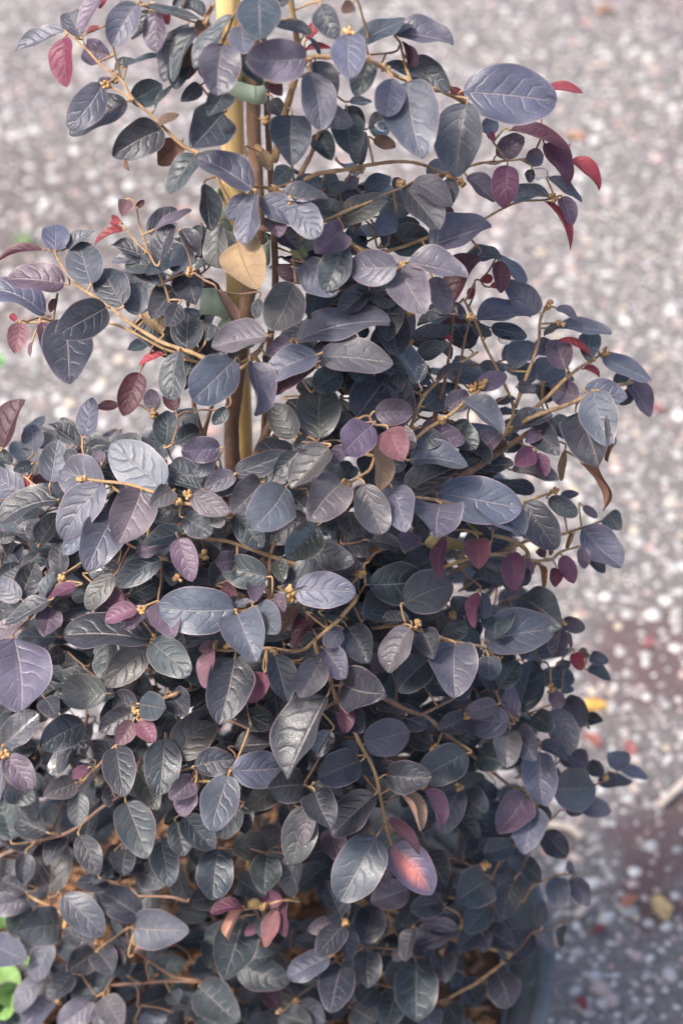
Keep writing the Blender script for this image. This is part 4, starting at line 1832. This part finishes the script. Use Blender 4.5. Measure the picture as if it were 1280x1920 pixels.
tie(150, .011, 'green tape tie round cane and stem, partly under the leaves near the top', [], -.25)
tie(437, .0145, 'pale green tape tie with a looped tail above the tan leaf', [
    ([at(424, 436, -.004), at(410, 410, -.010), at(398, 385, -.004), at(398, 362, .006), at(412, 356, .014), at(424, 372, .008)], W_(.8, .1, .55, .010))], -.12)
tie(585, .012, 'pale green tape tie with a stiff rolled end sticking out', [
    ([at(436, 600, -.002), at(420, 575, -.012), at(402, 566, -.014), at(386, 565, -.010), at(377, 566, .0)], W_(.05, .35, 1, .0165)),
    ([at(377, 566, .0), at(384, 566, .008), at(400, 566, .010), at(414, 566, .004)], W_(.05, .35, 1, .0160)),
    ([at(436, 590, -.006), at(424, 606, -.014), at(412, 626, -.018)], W_(1, .1, .3, .010))], -.1)

# ------------------------------------------------------------------ glassy drops on leaves
mw, ntw, ow = new_mat('glassy')
gb = ntw.nodes.new('ShaderNodeBsdfPrincipled')
gb.inputs['Transmission Weight'].default_value = 1
gb.inputs['Roughness'].default_value = .0
gb.inputs['IOR'].default_value = 1.33
ntw.links.new(gb.outputs[0], ow.inputs[0])


def drop(px, py, d, r, label):
    c = surf(px, py, d)
    V, F = [], []
    n, m = 14, 8
    for i in range(m + 1):
        f = math.pi * i / m
        for k in range(n):
            a = 2 * math.pi * k / n
            s = math.sin(f)
            V.append((r * 1.25 * s * math.cos(a), r * s * math.sin(a) * .9, r * (.85 * math.cos(f) - .12 * math.cos(f * 2))))
    for i in range(m):
        for k in range(n):
            F.append((i * n + k, (i + 1) * n + k, (i + 1) * n + (k + 1) % n, i * n + (k + 1) % n))
    o = mesh_obj('clear_drop', V, F, mw)  # drop shape chosen for a shiny clear bit of unknown kind
    o.location = c
    tag(o, label, 'water drop', 'clear glassy drops on the leaves')


drop(716, 236, .0, .0034, 'clear glassy drop lying on a wet dark leaf near the top')
drop(1010, 326, -.1, .0045, 'clear glassy drop hanging among the crimson shoot leaves')
drop(947, 636, .0, .0038, 'clear glassy drop on a thin forked tan twig')

# ------------------------------------------------------------------ weed in the pot
mg = leaf_material('weed_leaf', .5, .3, .05, .05, .35)
weed = empty('green_weed', on_z(40, 1830, .25))
tag(weed, 'bright green small weed sprouting in the pot soil under the shrub', 'weed')
wi = np.array(weed.location)
wroot = np.array(on_z(60, 1850, .235))
for (bx, by, tx, ty, w) in ((20, 1750, 5, 1700, 40), (35, 1770, 55, 1742, 24), (35, 1850, -2, 1812, 40), (20, 1860, 12, 1910, 36),
                            (75, 1860, 88, 1822, 26), (50, 1880, 62, 1915, 36), (30, 1862, -12, 1872, 40), (60, 1810, 45, 1780, 26)):
    B = on_z(bx, by, .285); T = on_z(tx, ty, .288)
    D = (B - CAM).dot(FW)
    M, L, Wd = frame(B, T, w, D, .5, .7)
    P, U, F = leaf_grid(L, Wd, 8, 12, .3, .3, .5, .5, .02, .01, rng.random())
    Wp = P @ np.array(M).T + np.array(B) - wi
    pv, pf = tube([p - wi for p in catmull([np.array(B), (np.array(B) + wroot) / 2 + np.array((0, 0, .01)), wroot], 4)], .0011, 6)
    verts = [tuple(v) for v in Wp] + [tuple(v) for v in pv]
    faces = list(F) + [tuple(a + len(Wp) for a in f) for f in pf]
    o = mesh_obj('leaf', verts, faces, mg, weed)
    cc = np.array((.24, .46, .11, rng.random())) * np.array([rng.uniform(.8, 1.15)] * 3 + [1])
    tint_attr(o.data, np.tile(cc, (len(verts), 1)))
    ul = o.data.uv_layers.new(name='UVMap')
    li = np.zeros(len(o.data.loops), dtype=np.int32); o.data.loops.foreach_get('vertex_index', li)
    uvd = np.zeros((len(verts), 2)); uvd[:len(U)] = U; uvd[len(U):] = (.7, .5)
    ul.data.foreach_set('uv', uvd[li].astype(np.float32).ravel())

# ------------------------------------------------------------------ litter on the pavement


def litter_leaf(px, py, length, colr, rot, label, group=None):
    P, U, F = leaf_grid(length, length * .55, 8, 12, .5, .5, .55, .65, .06, .01, rng.random())
    o = mesh_obj('fallen_leaf', P.tolist(), F, M_DRY)
    tint_attr(o.data, np.tile(np.append(colr, rng.random()), (len(P), 1)))
    ul = o.data.uv_layers.new(name='UVMap')
    li = np.zeros(len(o.data.loops), dtype=np.int32); o.data.loops.foreach_get('vertex_index', li)
    ul.data.foreach_set('uv', U[li].astype(np.float32).ravel())
    o.rotation_euler = (0, 0, rot)
    o.location = on_z(px, py, GZ + .004)
    tag(o, label, 'fallen leaf', group)


litter_leaf(1085, 1330, .030, (.75, .42, .07), R(-80), 'orange yellow fallen leaf on the pebbles beside the pot')
for (x, y, l, a, cc, lb) in (
        (1125, 1400, .024, 40, (.30, .09, .07), 'brick red fallen leaf on the pebbles below the orange yellow leaf'),
        (1135, 1738, .016, 120, (.22, .04, .04), 'dark maroon fallen leaf on the pebbles near the rust orange sliver'),
        (1098, 1895, .018, 20, (.22, .03, .03), 'deep red fallen leaf among white pebbles by the pot rim'),
        (1165, 1700, .020, -50, (.40, .16, .09), 'rust orange sliver of leaf on the pebbles by the straw leaves'),
        (1185, 1418, .022, 10, (.33, .10, .09), 'reddish fallen leaf on the pebbles between brick red leaf and slanting twig'),
        (1245, 770, .022, 70, (.28, .06, .06), 'small crimson fallen leaf on pavement beyond the upper right shoots'),
        (1210, 1215, .020, -20, (.30, .10, .11), 'dull pink fallen leaf on the purple stained pavement'),
        (1095, 262, .030, 60, (.42, .20, .09), 'brown orange fallen leaf on pavement behind the lone red leaf tip'),
        (1150, 18, .030, 100, (.40, .20, .10), 'faded brown fallen leaf on the farthest pavement'),
        (1250, 1725, .03, 20, (.62, .44, .2), 'longer straw coloured dry leaf lying on the pebbles'),
        (1262, 1700, .022, 110, (.6, .46, .26), 'shorter straw coloured dry leaf touching the longer one')):
    litter_leaf(x, y, l, cc, R(a), lb)


def litter_twig(a, b, r, label):
    A, B = on_z(*a, GZ + .006), on_z(*b, GZ + .006)
    mid = (A + B) / 2 + Vector((.004, .003, .002))
    V, F = tube(catmull([A, mid, B], 6), r, 7, True, .08)
    o = mesh_obj('fallen_twig', V, F, bark_material('straw', (.34, .27, .22), (.52, .45, .38), 90))
    tag(o, label, 'twig')


litter_twig((1235, 1510), (1330, 1425), .0042, 'pale fallen twig slanting over the dark stain on the pavement')
litter_twig((1025, 1545), (1092, 1572), .0040, 'short pale fallen twig on the pebbles by the pot rim')
litter_twig((1078, 1720), (1098, 1698), .0042, 'stubby cream twig piece on the pebbles by the round grey leaves')
V, F = [], []
Mw, L, Wd = None, None, None
for k, (x, y) in enumerate(((8, 682), (108, 1003), (45, 440))):
    P, U, F = leaf_grid(.034, .022, 6, 8, .4, .4, .5, .5, .03, .0, .4)
    o = mesh_obj('sprout', P.tolist(), F, mg)
    tint_attr(o.data, np.tile(np.array(((.18, .5, .10), (.18, .5, .10), (.2, .3, .1))[k] + (.3,)), (len(P), 1)))
    ul = o.data.uv_layers.new(name='UVMap')
    li = np.zeros(len(o.data.loops), dtype=np.int32); o.data.loops.foreach_get('vertex_index', li)
    ul.data.foreach_set('uv', U[li].astype(np.float32).ravel())
    o.location = on_z(x, y, GZ + .004)
    o.rotation_euler = (.1, 0, 1.2 + k)
    tag(o, ('bright green sprout on the pavement below the hanging pink leaves', 'bright green sprout seen through the shrub between slate leaves', 'dull olive sprout on the pavement above the long red edged leaf')[k], 'sprout', 'green sprouts on the pavement')
